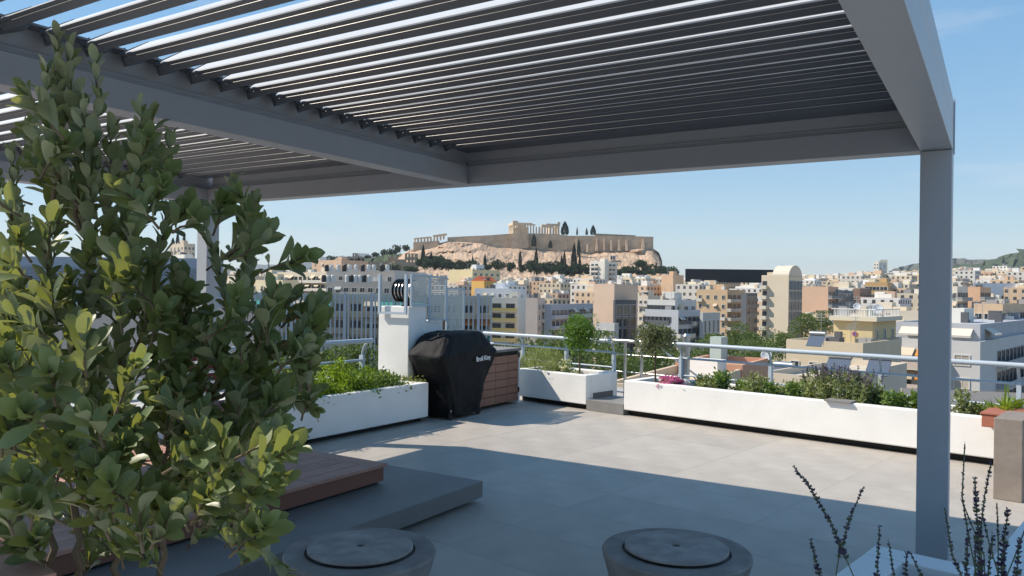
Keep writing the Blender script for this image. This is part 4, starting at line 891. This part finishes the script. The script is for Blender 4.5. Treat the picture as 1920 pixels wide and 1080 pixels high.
# trees on and below the rock
rr = random.Random(3); k = 0
for (x, y, h) in [(909, 503, 13), (975, 502, 15), (1005, 502, 17), (1058, 503, 15), (1076, 508, 24), (1087, 503, 12), (1205, 514, 10), (886, 503, 11), (793, 500, 19), (808, 503, 15), (1085, 480, 18), (1053, 503, 12), (672, 506, 12), (1230, 512, 9)]:
    Y = 800 if y > 485 else 978; P = at_y(x, y, Y); e = thing('cypress_tree', 'dark narrow cypress on the slope below the fortification wall', 'tree', P, 'cypresses on the slope'); inst('crown', CY[k % 2], e, P, k, (h*.13, h*.13, h*1.1)); inst('trunk', TR, e, P, 0, (h*.2, h*.2, h*.2)); k += 1
for (x, y, h, w_) in [(1059, 441, 15, .34), (1082, 441, 9, .13), (1100, 441, 8, .2), (1112, 441, 11, .34), (1001, 463, 14, .25), (1032, 466, 9, .3)]:
    Y = 1006 if y < 450 else 990; P = at_y(x, y, Y); e = thing('cypress_tree', {1059: 'broad dark cypress right against the ruined temple', 1082: 'thin cypress on the plateau right of the temple', 1100: 'small round tree on the plateau', 1112: 'broad dark tree beside the long low building'}.get(x, 'dark shrub tree growing against the fortification wall'), 'tree', P, 'trees on the plateau'); inst('crown', CY[k % 2], e, P, k, (h*w_, h*w_, h*1.1)); inst('trunk', TR, e, P, 0, (h*.2, h*.2, h*.2)); k += 1
for i in range(115):
    x = rr.uniform(610, 1270); y = lerpn(x, [(610, 492), (650, 496), (700, 498), (760, 496), (800, 490), (850, 497), (1000, 501), (1150, 507), (1230, 508), (1270, 510)])+rr.uniform(-5, 7); Y = rr.uniform(770, 806)
    if 656 < x < 786 and y < 503: y = rr.uniform(504, 509); 
    r = rr.uniform(4, 7); tree('pine_tree', 'green pine in the tree belt below the %s' % ('ruined theatre' if x < 790 else 'rock below the temple' if x < 1060 else 'right part of the rock'), at_y(x, y, Y), r, r*.9, PN[i % 2], 'pines at the foot of the rock')
for i, (x, y, r) in enumerate([(745, 467, 7), (762, 464, 6.5), (720, 474, 6), (705, 477, 5.5), (735, 474, 6.5), (690, 482, 5), (650, 488, 6), (640, 492, 6), (620, 493, 5), (1203, 494, 7.5), (1216, 507, 8), (1245, 505, 7), (1258, 508, 6), (812, 486, 7), (826, 489, 7), (798, 492, 7), (838, 494, 6)]):
    tree('pine_tree', 'rounded pine %s' % ('on the ridge above the ruined theatre' if x < 770 else 'at the right foot of the rock' if x > 1100 else 'on the slope right of the ruined theatre'), at_y(x, y, 1070 if x < 770 else 850), r*1.1, 6, PN[i % 2], 'rounded pines on the hill')
for i, x in enumerate((324, 333, 345)):
    P = at_y(x, 463, 440); e = thing('cypress_tree', 'cypress on the skyline behind the cream villa left of the post', 'tree', P, 'cypresses by the villa'); inst('crown', CY[i % 2], e, P, i, (1, 1, (5, 8, 7.5)[i])); inst('trunk', TR, e, P, 0, (2, 2, 3))

# --- terrace plants
def shrub(name, lab, P, w_, dp, h, n, size, mt, axis=None, cat='shrub', aspect=.45, up=.6, sd=1, flowers=None, stems=5):
    g = np.random.default_rng(sd); e = thing(name, lab, cat, P); axis = axis or -UA; nrm = Vector((-axis.y, axis.x, 0)); m = MB()
    nb = max(5, int(w_*14)); cu = g.uniform(-.5, .5, nb); cv = g.uniform(-.5, .5, nb); ch_ = g.uniform(.45, 1, nb)*(1-.5*(2*cu)**2)
    k = g.integers(0, nb, n); t = g.uniform(0, 1, n)**.7; a = (cu[k]+g.normal(size=n)*.09)*w_; b = (cv[k]+g.normal(size=n)*.16)*dp; z = ch_[k]*h*t+g.normal(size=n)*.02
    P3 = np.array(P)[None]+a[:, None]*np.array(axis)[None]+b[:, None]*np.array(nrm)[None]+np.clip(z, .0, None)[:, None]*np.array([[0, 0, 1.]])
    N = g.normal(size=(n, 3))+np.array([0, 0, up]); m.leaves(P3, N, g.uniform(.6, 1.3, n)*size, aspect); m.build('foliage', mt, e)
    sm = MB()
    for i in range(stems): j = g.integers(0, nb); q = P+axis*float(cu[j]*w_)+nrm*float(cv[j]*dp); sm.tube([P.lerp(q, .5), q+Z*float(ch_[j]*h*.85)], [.008, .003], 5)
    sm.build('stems', BARK, e)
    if flowers:
        fm_, fn, fs, fz = flowers; k = g.integers(0, nb, fn); a = (cu[k]+g.normal(size=fn)*.07)*w_; b = (cv[k]+g.normal(size=fn)*.1)*dp; z = ch_[k]*h*g.uniform(fz, 1.08, fn)
        F3 = np.array(P)[None]+a[:, None]*np.array(axis)[None]+b[:, None]*np.array(nrm)[None]+z[:, None]*np.array([[0, 0, 1.]]); fl = MB()
        for _ in range(4): fl.leaves(F3, g.normal(size=(fn, 3))+np.array([0, 0, .4]), fs, .8)
        fl.build('blossoms', fm_, e)
    return e
G1 = mat('leaf_lime', (.16, .24, .03), .5, .3, 9, trans=.35); G2 = mat('leaf_olive', (.17, .20, .08), .6, .3, 9, trans=.2); G3 = mat('leaf_mid', (.13, .20, .05), .55, .3, 9, trans=.25); G4 = mat('leaf_sage', (.21, .25, .11), .65, .25, 9, trans=.25)
PINK = mat('petal_pink', (.55, .16, .42), .6, .2, 30, trans=.3); PWH = mat('petal_white', (.75, .70, .58), .6, .1, 30, trans=.3); PUR = mat('petal_purple', (.11, .075, .13), .7, .3, 30)
ql = lambda x, y, q=9.05: at_q(x, y, q)
def onp(x, q=9.05, zz=None): P = at_q(x, 720, q); P.z = (zt if zz is None else zz)-.08; return P
def wpx(x0, x1, q=9.05): return (at_q(x1, 700, q)-at_q(x0, 700, q)).length
def left_at(x): P = at_plane(x, 720, LPN, (LPS+LPN*.35).dot(LPN)); P.z = zl-.08; return P
def hpx(x, y, q=9.05, zz=None): return max(.05, at_q(x, y, q).z-onp(x, q).z)
lh = lambda x, y: at_plane(x, y, LPN, (LPS+LPN*.35).dot(LPN)).z-zl+.08
lw = lambda a, b_: (left_at(a)-left_at(b_)).length
for i, (x0, x1, yt, mt, n, lab) in enumerate([(560, 625, 682, G1, 2600, 'bright lime green shrub at the left of the shaded planter'), (610, 668, 676, G1, 2600, 'tall lime green shrub in the middle of the shaded planter'), (652, 722, 684, G3, 2600, 'mid green shrub against the white chimney block'), (722, 786, 706, G2, 1600, 'low dark green herb next to the covered grill'), (480, 560, 690, G1, 2400, 'lime green shrub half hidden by the leafy bush')]):
    shrub('green_shrub', lab, left_at((x0+x1)/2), lw(x0, x1)*1.15, .5, lh((x0+x1)/2, yt), n, .045, mt, LPD, sd=20+i)
shrub('lavender_bush', 'feathery pale green bush in the short white planter', onp(1012), wpx(976, 1048), .5, hpx(1012, 645), 3600, .055, G4, aspect=.16, up=1.6, sd=31)
shrub('white_flower_shrub', 'small shrub covered in white blossoms beside the ball tree', onp(1053), wpx(1030, 1078), .4, hpx(1053, 676), 900, .04, G3, sd=32, flowers=(PWH, 170, .035, .5))
def ball_tree(x, ytop, ybot, rpx, mt, lab, sd, q=9.05, n=4200, asp=.4):
    P = onp(x, q); e = thing('ball_tree', lab, 'tree', P); C = at_q(x, (ytop+ybot)/2, q); r = rpx*P.y/F
    me = crown_mesh('crown', mt, n, r*1.28, (at_q(x, ytop, q).z-at_q(x, ybot, q).z)/2*1.2, .042, 34, sd, asp); o = inst('crown', me, e, C)
    MB().tube([P, P.lerp(C, .5)+UA*.006, C], [.013, .012, .009], 8).build('stem', BARK, e, True)
    br = MB()
    for i in range(9): t = 2.4*i; br.tube([C-Z*r*.5, C+Vector((math.cos(t)*r*.6, math.sin(t)*r*.6, r*(.1+.08*i-.3)))], [.006, .002], 5)
    br.build('branches', BARK, e)
ball_tree(1087, 583, 658, 33, mat('leaf_ball', (.09, .17, .03), .5, .3, 10, trans=.3), 'bright green clipped ball tree in the short white planter', 41)
ball_tree(1229, 604, 668, 34, mat('leaf_olive_ball', (.13, .15, .075), .55, .25, 10, trans=.15), 'olive green clipped ball tree at the left end of the long planter', 42, q=9.0)
shrub('pink_flowers', 'cushion of pink flowers at the left end of the long planter', onp(1264, 8.95), wpx(1236, 1296), .35, hpx(1264, 705, 8.95), 500, .03, G3, sd=33, flowers=(PINK, 520, .035, .6), cat='flowers')
for i, (x0, x1, yt, mt, lab) in enumerate([(1292, 1345, 702, G2, 'low shrub with pale flowers right of the pink flowers'), (1338, 1392, 694, G3, 'spreading green shrub left of the thin railing post'), (1385, 1450, 702, G2, 'low dark shrub under the right railing'), (1445, 1512, 708, G3, 'low green shrub left of the purple sage'), (1612, 1672, 726, G2, 'grey-green shrub just right of the purple sage'), (1662, 1722, 712, G3, 'taller shrub left of the pergola post'), (1768, 1838, 732, G2, 'dense green shrub right of the pergola post')]):
    shrub('planter_shrub', lab, onp((x0+x1)/2, 9.08), wpx(x0, x1, 9.08)*1.12, .34, hpx((x0+x1)/2, yt, 9.08), 1300, .05, mt, sd=50+i, flowers=(PWH, 30, .03, .6) if i in (0,) else None)
shrub('palm_seedling', 'spiky pale green plant beside the terracotta box', onp(1885, 8.95), wpx(1862, 1908, 8.95), .3, hpx(1885, 742, 8.95), 260, .13, G1, aspect=.16, up=1.3, sd=66, cat='plant')
# purple sage: upright stems with dark spikes
P = onp(1570, 9.0); e = thing('purple_sage', 'tall purple sage with dark flower spikes in the long planter', 'plant', P); g = np.random.default_rng(70); fol = MB(); w_ = wpx(1505, 1640, 9.0)
for i in range(95):
    a = g.uniform(-.5, .5); b_ = g.uniform(-.18, .18); h = hpx(1570, 682, 9.0)*(g.uniform(.7, 1.05))*(1-.35*abs(a)); q0 = P-UA*(a*w_*.85)+UB*b_; q1 = q0-UA*(a*.12+g.normal()*.03)+Z*h
    st_ = MB().tube([q0, q0.lerp(q1, .5), q1], [.004, .003, .002], 5)
    nl = 26; ts = g.uniform(.08, .85, nl); pts = np.array([tuple(q0.lerp(q1, t)) for t in ts]); fol.leaves(pts, g.normal(size=(nl, 3))+np.array([0, 0, .5]), g.uniform(.04, .075, nl), .3)
    for t in np.linspace(.8, 1, 7): c_ = q0.lerp(q1, float(t)); pp = np.array([tuple(c_)]*4); st_.leaves(pp, g.normal(size=(4, 3))+np.array([0, 0, .6]), .021, .5, 1)
    st_.build('flower_spike', [G4, PUR], e)
fol.build('foliage', G4, e)
MB().box(at_q(1545, 752, 8.66)+UB*0, -UA*.28, UB*.22, Z*.018).build('slate', CONC, thing('stone_piece', 'flat stone piece lying on the rim below the purple sage', 'stone', at_q(1545, 752, 8.66)))

# --- foreground lavender in the white troughs
LST = mat('lavender_stem', (.09, .12, .06), .7); LFL = mat('lavender_flower', (.075, .058, .11), .8, .3, 40); LGR = mat('lavender_calyx', (.12, .14, .09), .8, .3, 40)
def lav(e, pts, d, dens=1.0, frac=.45, r=.0085, sd=0):
    g = np.random.default_rng(sd); P = [at_y(x, y, d+k_*.02) for k_, (x, y) in enumerate(pts)]; base = P[0]
    m = MB().tube(P, [.0022]+[.0018]*(len(P)-1), 6); L = sum((P[i+1]-P[i]).length for i in range(len(P)-1)); nw = int(L*frac/.0125)
    def along(t):
        s = t*L
        for i in range(len(P)-1):
            l = (P[i+1]-P[i]).length
            if s <= l or i == len(P)-2: return P[i].lerp(P[i+1], min(1, s/l)), (P[i+1]-P[i]).normalized()
            s -= l
    for k_ in range(nw+1):
        t = 1-frac+frac*k_/nw; c_, dr = along(t); n = int(11*dens); a = g.uniform(0, 6.28, n); X = dr.orthogonal().normalized(); Yv = dr.cross(X); rr_ = r*(1.15-.5*k_/nw)*g.uniform(.7, 1.25)
        pp = np.array([tuple(c_+dr*float(g.normal()*.0025)) for _ in a]); N = np.array([tuple(X*math.cos(q)+Yv*math.sin(q)+dr*float(g.uniform(.3, 1.1))) for q in a])
        m.leaves(pp, N, rr_*g.uniform(.9, 1.7, n), .62, 1 if (k_ % 3 == 0 and t < .8) else 2)
    m.build('flower_spike', [LST, LGR, LFL], e)
e = thing('lavender_plant', 'dark lavender spikes rising from the left white trough at the bottom', 'plant', at_z(1600, 1300, .40), 'foreground lavender')
for i, (pts, fr, rr_) in enumerate([([(1640, 1160), (1598, 1075), (1560, 985), (1520, 915), (1489, 876)], .62, .011), ([(1555, 1160), (1572, 1050), (1592, 975), (1618, 915)], .55, .009), ([(1560, 1160), (1535, 1075), (1520, 1012)], .6, .012), ([(1645, 1160), (1645, 1070), (1649, 988)], .6, .009), ([(1690, 1160), (1675, 1075), (1667, 1018)], .6, .009), ([(1690, 1160), (1697, 1085), (1700, 1038)], .6, .010), ([(1760, 1170), (1730, 1085), (1708, 1038)], .7, .010)]):
    lav(e, pts, 2.35+.05*(i % 3), 1.0, fr, rr_*.85, 80+i)
e = thing('lavender_plant', 'tall dark lavender clump rising from the right white trough', 'plant', at_z(1860, 1300, .40), 'foreground lavender')
for i, (pts, fr, rr_) in enumerate([([(1850, 1170), (1838, 1060), (1832, 970), (1828, 898)], .72, .013), ([(1845, 1170), (1838, 1000), (1846, 930), (1858, 870)], .5, .009), ([(1850, 1170), (1815, 1000), (1804, 930), (1809, 833)], .45, .006), ([(1850, 1170), (1845, 1040), (1803, 938)], .2, .005), ([(1812, 1170), (1812, 1060), (1816, 995)], .7, .012), ([(1880, 1170), (1878, 1050), (1890, 960)], .65, .015), ([(1830, 1170), (1828, 1080), (1829, 1010)], .6, .009), ([(1870, 1170), (1872, 1010), (1869, 945)], .3, .006), ([(1845, 1170), (1785, 1040), (1772, 955)], .55, .008), ([(1900, 1170), (1855, 1020), (1842, 965)], .2, .006), ([(1875, 1170), (1880, 1090), (1884, 1030)], .8, .014), ([(1850, 1170), (1900, 1050), (1925, 985)], .2, .006), ([(1905, 1170), (1905, 1090), (1912, 1010)], .6, .013), ([(1860, 1170), (1852, 1080), (1862, 1005)], .75, .012)]):
    lav(e, pts, 2.15+.06*(i % 4), 1.0, fr, rr_*.78, 100+i)

# --- the big leafy bush at the left and its wooden planter
BR = 1.02                                                   # rim height
b0 = at_z(-60, 950, BR); b1 = at_z(150, 1104, BR); bu = (b1-b0); bu.z = 0; bl = bu.length; bu.normalize(); bv = Vector((-bu.y, bu.x, 0))
e = thing('wooden_planter', 'brown timber planter rim in the bottom left corner under the bush', 'planter', Vector((b0.x, b0.y, 0)))
b0 = Vector((b0.x, b0.y, 0))-bu*.25; bl += .12
MB().box(b0-bv*.22+Z*(BR-.04), bu*bl, bv*.22, Z*.04).build('rim_board', WOOD, e, bevel=.004)
for i in range(5): MB().box(b0-bv*.03+Z*(.1+i*.17), bu*bl, bv*.025, Z*.165).build('side_board', WOOD, e)
MB().box(b0+bv*.0+Z*.05, bu*bl, bv*.45, Z*.40).build('soil', SOIL, e)
LT = bpy.data.materials.new('bush_leaf'); LT.use_nodes = True; n = LT.node_tree; b_ = n.nodes['Principled BSDF']; L = n.links.new
geo = n.nodes.new('ShaderNodeNewGeometry'); mx_ = n.nodes.new('ShaderNodeMixRGB'); mx_.inputs['Color1'].default_value = (.13, .18, .085, 1); mx_.inputs['Color2'].default_value = (.30, .335, .22, 1); L(geo.outputs['Backfacing'], mx_.inputs['Fac'])
hv = n.nodes.new('ShaderNodeHueSaturation'); tcx = n.nodes.new('ShaderNodeTexCoord'); nz_ = n.nodes.new('ShaderNodeTexNoise'); nz_.inputs['Scale'].default_value = 9; mr = n.nodes.new('ShaderNodeMapRange'); mr.inputs['From Min'].default_value = .3; mr.inputs['From Max'].default_value = .7; mr.inputs['To Min'].default_value = .65; mr.inputs['To Max'].default_value = 1.4
L(geo.outputs['Position'], nz_.inputs['Vector']); L(nz_.outputs['Fac'], mr.inputs['Value']); L(mr.outputs['Result'], hv.inputs['Value']); L(mx_.outputs['Color'], hv.inputs['Color']); L(hv.outputs['Color'], b_.inputs['Base Color']); b_.inputs['Roughness'].default_value = .42
tr_ = n.nodes.new('ShaderNodeBsdfTranslucent'); tr_.inputs['Color'].default_value = (.42, .46, .08, 1); ms_ = n.nodes.new('ShaderNodeMixShader'); ms_.inputs['Fac'].default_value = .25; L(b_.outputs['BSDF'], ms_.inputs[1]); L(tr_.outputs['BSDF'], ms_.inputs[2]); L(ms_.outputs['Shader'], n.nodes['Material Output'].inputs['Surface'])
# leaf: obovate blade, folded along the midrib and arched
rowsL = [(0, .035, 0), (.10, .05, .01), (.28, .155, .03), (.52, .225, .04), (.76, .215, .03), (.92, .125, .005), (1, .02, -.02)]
LV = []; 
for t, hw, zz in rowsL: LV += [(-hw, t, zz+hw*.30), (0, t, zz), (hw, t, zz+hw*.30)]
LF = []
for i in range(len(rowsL)-1):
    a = i*3; LF += [(a, a+1, a+4, a+3), (a+1, a+2, a+5, a+4)]
LVn = np.array(LV)
def leafmesh(): me = bpy.data.meshes.new('leaf'); me.from_pydata(LV, [], LF); me.materials.append(LT); me.polygons.foreach_set('use_smooth', [True]*len(me.polygons)); return me
lme = leafmesh(); leaves = []
bush = thing('leafy_bush', 'tall leafy bush with oval grey-green leaves filling the left foreground', 'bush', at_z(230, 1500, .7))
gb = random.Random(21)
def shoot(pts, r0, r1, step=.020, size=(.048, .072), lead=.12, wig=.006, leaf=True, tipn=True):
    P = [at_y(x, y, d) for x, y, d in pts]; Q = []
    for i in range(len(P)-1):
        n_ = max(2, int((P[i+1]-P[i]).length/.03))
        for k_ in range(n_): Q.append(P[i].lerp(P[i+1], k_/n_)+Vector((gb.gauss(0, wig), gb.gauss(0, wig), gb.gauss(0, wig*.5)))*(0 if (i == 0 and k_ == 0) else 1))
    Q.append(P[-1]); N = len(Q)
    MB().tube(Q, [r0+(r1-r0)*i/(N-1) for i in range(N)], 7).build('stem', STEMM, bush, True)
    if not leaf: return
    L_ = [0]
    for i in range(N-1): L_.append(L_[-1]+(Q[i+1]-Q[i]).length)
    tot = L_[-1]; s = tot*lead; ph = gb.uniform(0, 3)
    while s < tot:
        i = max(j for j in range(N-1) if L_[j] <= s); q = Q[i].lerp(Q[i+1], (s-L_[i])/max(1e-6, L_[i+1]-L_[i])); d = (Q[i+1]-Q[i]).normalized(); X = d.orthogonal().normalized(); X.rotate(Matrix.Rotation(ph, 3, d)); tip = s/tot
        for sg in (1, -1):
            side = X*sg; op = gb.uniform(.45, 1.05)*(1-.5*tip); ax = (d*math.cos(op)+side*math.sin(op)+Vector((0, 0, gb.uniform(-.15, .25)))).normalized(); nr = (d*math.sin(op)-side*math.cos(op)); nr = (nr+Vector((gb.gauss(0, .25), gb.gauss(0, .25), gb.gauss(0, .25)+.25))); nr = (nr-ax*nr.dot(ax)).normalized()
            leaves.append((q+side*.002, ax, nr, gb.uniform(*size)*(1-.35*max(0, tip-.7)/.3)))
        ph += math.pi/2+gb.uniform(-.3, .3); s += step*gb.uniform(.8, 1.25)
STEMM = mat('bush_stem', (.16, .125, .085), .85, .3, 25, bump=.2)
MAIN = [[(100, 1180, 1.9), (92, 930, 1.88), (75, 760, 1.85), (85, 560, 1.83), (105, 330, 1.8), (112, 200, 1.8), (106, 68, 1.8)], [(140, 1180, 1.85), (150, 860, 1.82), (165, 620, 1.8), (170, 430, 1.8), (182, 260, 1.78), (180, 112, 1.78)],
        [(230, 1180, 1.95), (215, 900, 1.92), (225, 700, 1.9), (232, 480, 1.88), (245, 330, 1.86), (262, 205, 1.85)], [(232, 500, 1.88), (270, 380, 1.84), (318, 262, 1.82)], [(40, 1180, 1.8), (30, 900, 1.78), (20, 660, 1.76), (28, 480, 1.76), (20, 290, 1.76)],
        [(290, 1180, 2.0), (320, 900, 2.0), (370, 780, 2.0), (452, 650, 2.0), (430, 560, 2.0), (400, 470, 2.0), (376, 395, 2.0)], [(452, 650, 2.0), (440, 585, 1.98), (466, 480, 1.96), (478, 376, 1.95)], [(380, 770, 1.98), (480, 690, 1.95), (545, 650, 1.93), (592, 655, 1.9)],
        [(350, 850, 1.98), (450, 770, 1.95), (530, 730, 1.92), (592, 770, 1.9)], [(300, 980, 1.85), (400, 905, 1.8), (455, 950, 1.76), (500, 1040, 1.74), (535, 1075, 1.74)], [(225, 700, 1.9), (280, 600, 1.85), (300, 480, 1.83), (312, 395, 1.82)], [(75, 760, 1.85), (20, 640, 1.7), (-20, 520, 1.65)],
        [(370, 780, 2), (470, 800, 1.95), (560, 815, 1.93)], [(452, 650, 2), (520, 590, 1.98), (560, 545, 1.97)], [(150, 860, 1.82), (60, 780, 1.7), (0, 740, 1.65)], [(320, 900, 2), (300, 760, 1.9), (340, 640, 1.88), (330, 540, 1.86)], [(108, 420, 1.8), (100, 300, 1.78), (88, 130, 1.76)], [(150, 430, 1.8), (142, 300, 1.8), (132, 90, 1.8)], [(165, 450, 1.8), (160, 320, 1.76), (158, 190, 1.75)], [(200, 470, 1.85), (205, 350, 1.82), (212, 240, 1.8)], [(170, 430, 1.8), (120, 340, 1.75), (60, 250, 1.72)]]
for i, s_ in enumerate(MAIN): shoot(s_, .010 if i in (0, 1, 2, 4, 5) else .006, .002, lead=.42 if i in (0, 1, 2, 4, 5) else .2)
REG = [((0, 420, 325, 620), 36), ((0, 600, 330, 780), 34), ((330, 590, 590, 790), 46), ((0, 760, 330, 910), 34), ((330, 780, 540, 900), 20), ((0, 900, 300, 1080), 34), ((300, 900, 470, 1090), 24), ((90, 260, 320, 430), 14), ((365, 430, 490, 600), 9), ((0, 320, 80, 430), 6), ((0, 700, 230, 1010), 26, 1.3), ((200, 850, 470, 1060), 22, 1.36)]
for (x0, y0, x1, y1), n_, *dd_ in REG:
    for _ in range(n_):
        x, y = gb.uniform(x0, x1), gb.uniform(y0, y1); d = gb.uniform(dd_[0], dd_[0]+.22) if dd_ else gb.uniform(1.58, 2.2); ln = gb.uniform(50, 115); an = gb.uniform(-.9, .9)+(x-260)/600
        x2, y2 = min(max(x+math.sin(an)*ln, x0-40), 598), y-math.cos(an)*ln
        shoot([(x, y, d), ((x+x2)/2+gb.uniform(-8, 8), (y+y2)/2, d-.02), (x2, y2, d-gb.uniform(0, .12))], .003, .0015, lead=.15, wig=.003)
vis = []
for i, (q, ax, nr, sz) in enumerate(leaves):
    px_, py_ = pix(q)
    if -30 < px_ < 640 and 0 < py_ < 1100: vis.append((abs(nr.dot((EYE-q).normalized()))*sz/q.y+gb.uniform(0, .004), i))
vis.sort(reverse=True); pick = set(i for _, i in vis[:300]); rest_v = []; rest_f = []
bw_ = wloc(bush)
for i, (q, ax, nr, sz) in enumerate(leaves):
    X = ax.cross(nr); M = Matrix((X*sz, ax*sz, nr*sz)).transposed()
    if i in pick:
        o = bpy.data.objects.new('leaf', lme); col.objects.link(o); o.parent = bush; o.matrix_local = Matrix.Translation(q-bw_) @ M.to_4x4()
    else:
        Mn = np.array(M); V = LVn @ Mn.T+np.array(q-bw_); k_ = len(rest_v); rest_v += V.tolist(); rest_f += [tuple(k_+j for j in f) for f in LF]
me = bpy.data.meshes.new('foliage'); me.from_pydata(rest_v, [], rest_f); me.materials.append(LT); me.polygons.foreach_set('use_smooth', [True]*len(me.polygons))
o = bpy.data.objects.new('foliage', me); col.objects.link(o); o.parent = bush; o['kind'] = 'stuff'

# --- red chair on the deck, mostly behind the bush
e = thing('red_chair', 'red metal chair on the wooden deck behind the bush', 'chair', at_z(418, 880, .312)); c_ = Vector(e.location); RED = mat('red_metal', (.16, .015, .012), .5)
fx, fy = PB, PA
for a, b2 in ((-.2, -.2), (.2, -.2), (-.2, .2), (.2, .2)): MB().tube([c_+fx*a*1.15+fy*b2*1.15, c_+fx*a*.9+fy*b2*.9+Z*.45], .011, 8).build('leg', RED, e, True)
for a in (-.2, .2): MB().tube([c_+fx*a*.9+fy*.18+Z*.45, c_+fx*a*.9+fy*.26+Z*.82], .011, 8).build('back_post', RED, e, True)
for i in range(6): MB().box(c_-fx*.2+fy*(-.2+i*.068)+Z*.452, fx*.4, fy*.055, Z*.014).build('seat_slat', RED, e)
for i in range(4): MB().box(c_-fx*.18+fy*(.20+.018*i)+Z*(.54+.075*i), fx*.36, fy*.012, Z*.055).build('back_slat', RED, e)

# ================================================================== HAZE
hz = MB().box((-13500, -13500, -260), (27000, 0, 0), (0, 27000, 0), (0, 0, 830)).build('haze', mat('haze_air', (1, 1, 1)))
hm = hz.data.materials[0]; n = hm.node_tree; n.nodes.clear(); ho = n.nodes.new('ShaderNodeOutputMaterial'); pv = n.nodes.new('ShaderNodeVolumePrincipled')
pv.inputs['Color'].default_value = (.80, .89, 1, 1); pv.inputs['Density'].default_value = .00006; pv.inputs['Anisotropy'].default_value = .1; n.links.new(pv.outputs['Volume'], ho.inputs['Volume'])
hz['kind'] = 'stuff'; tag(hz, 'pale blue haze over the city and far hills', 'haze')
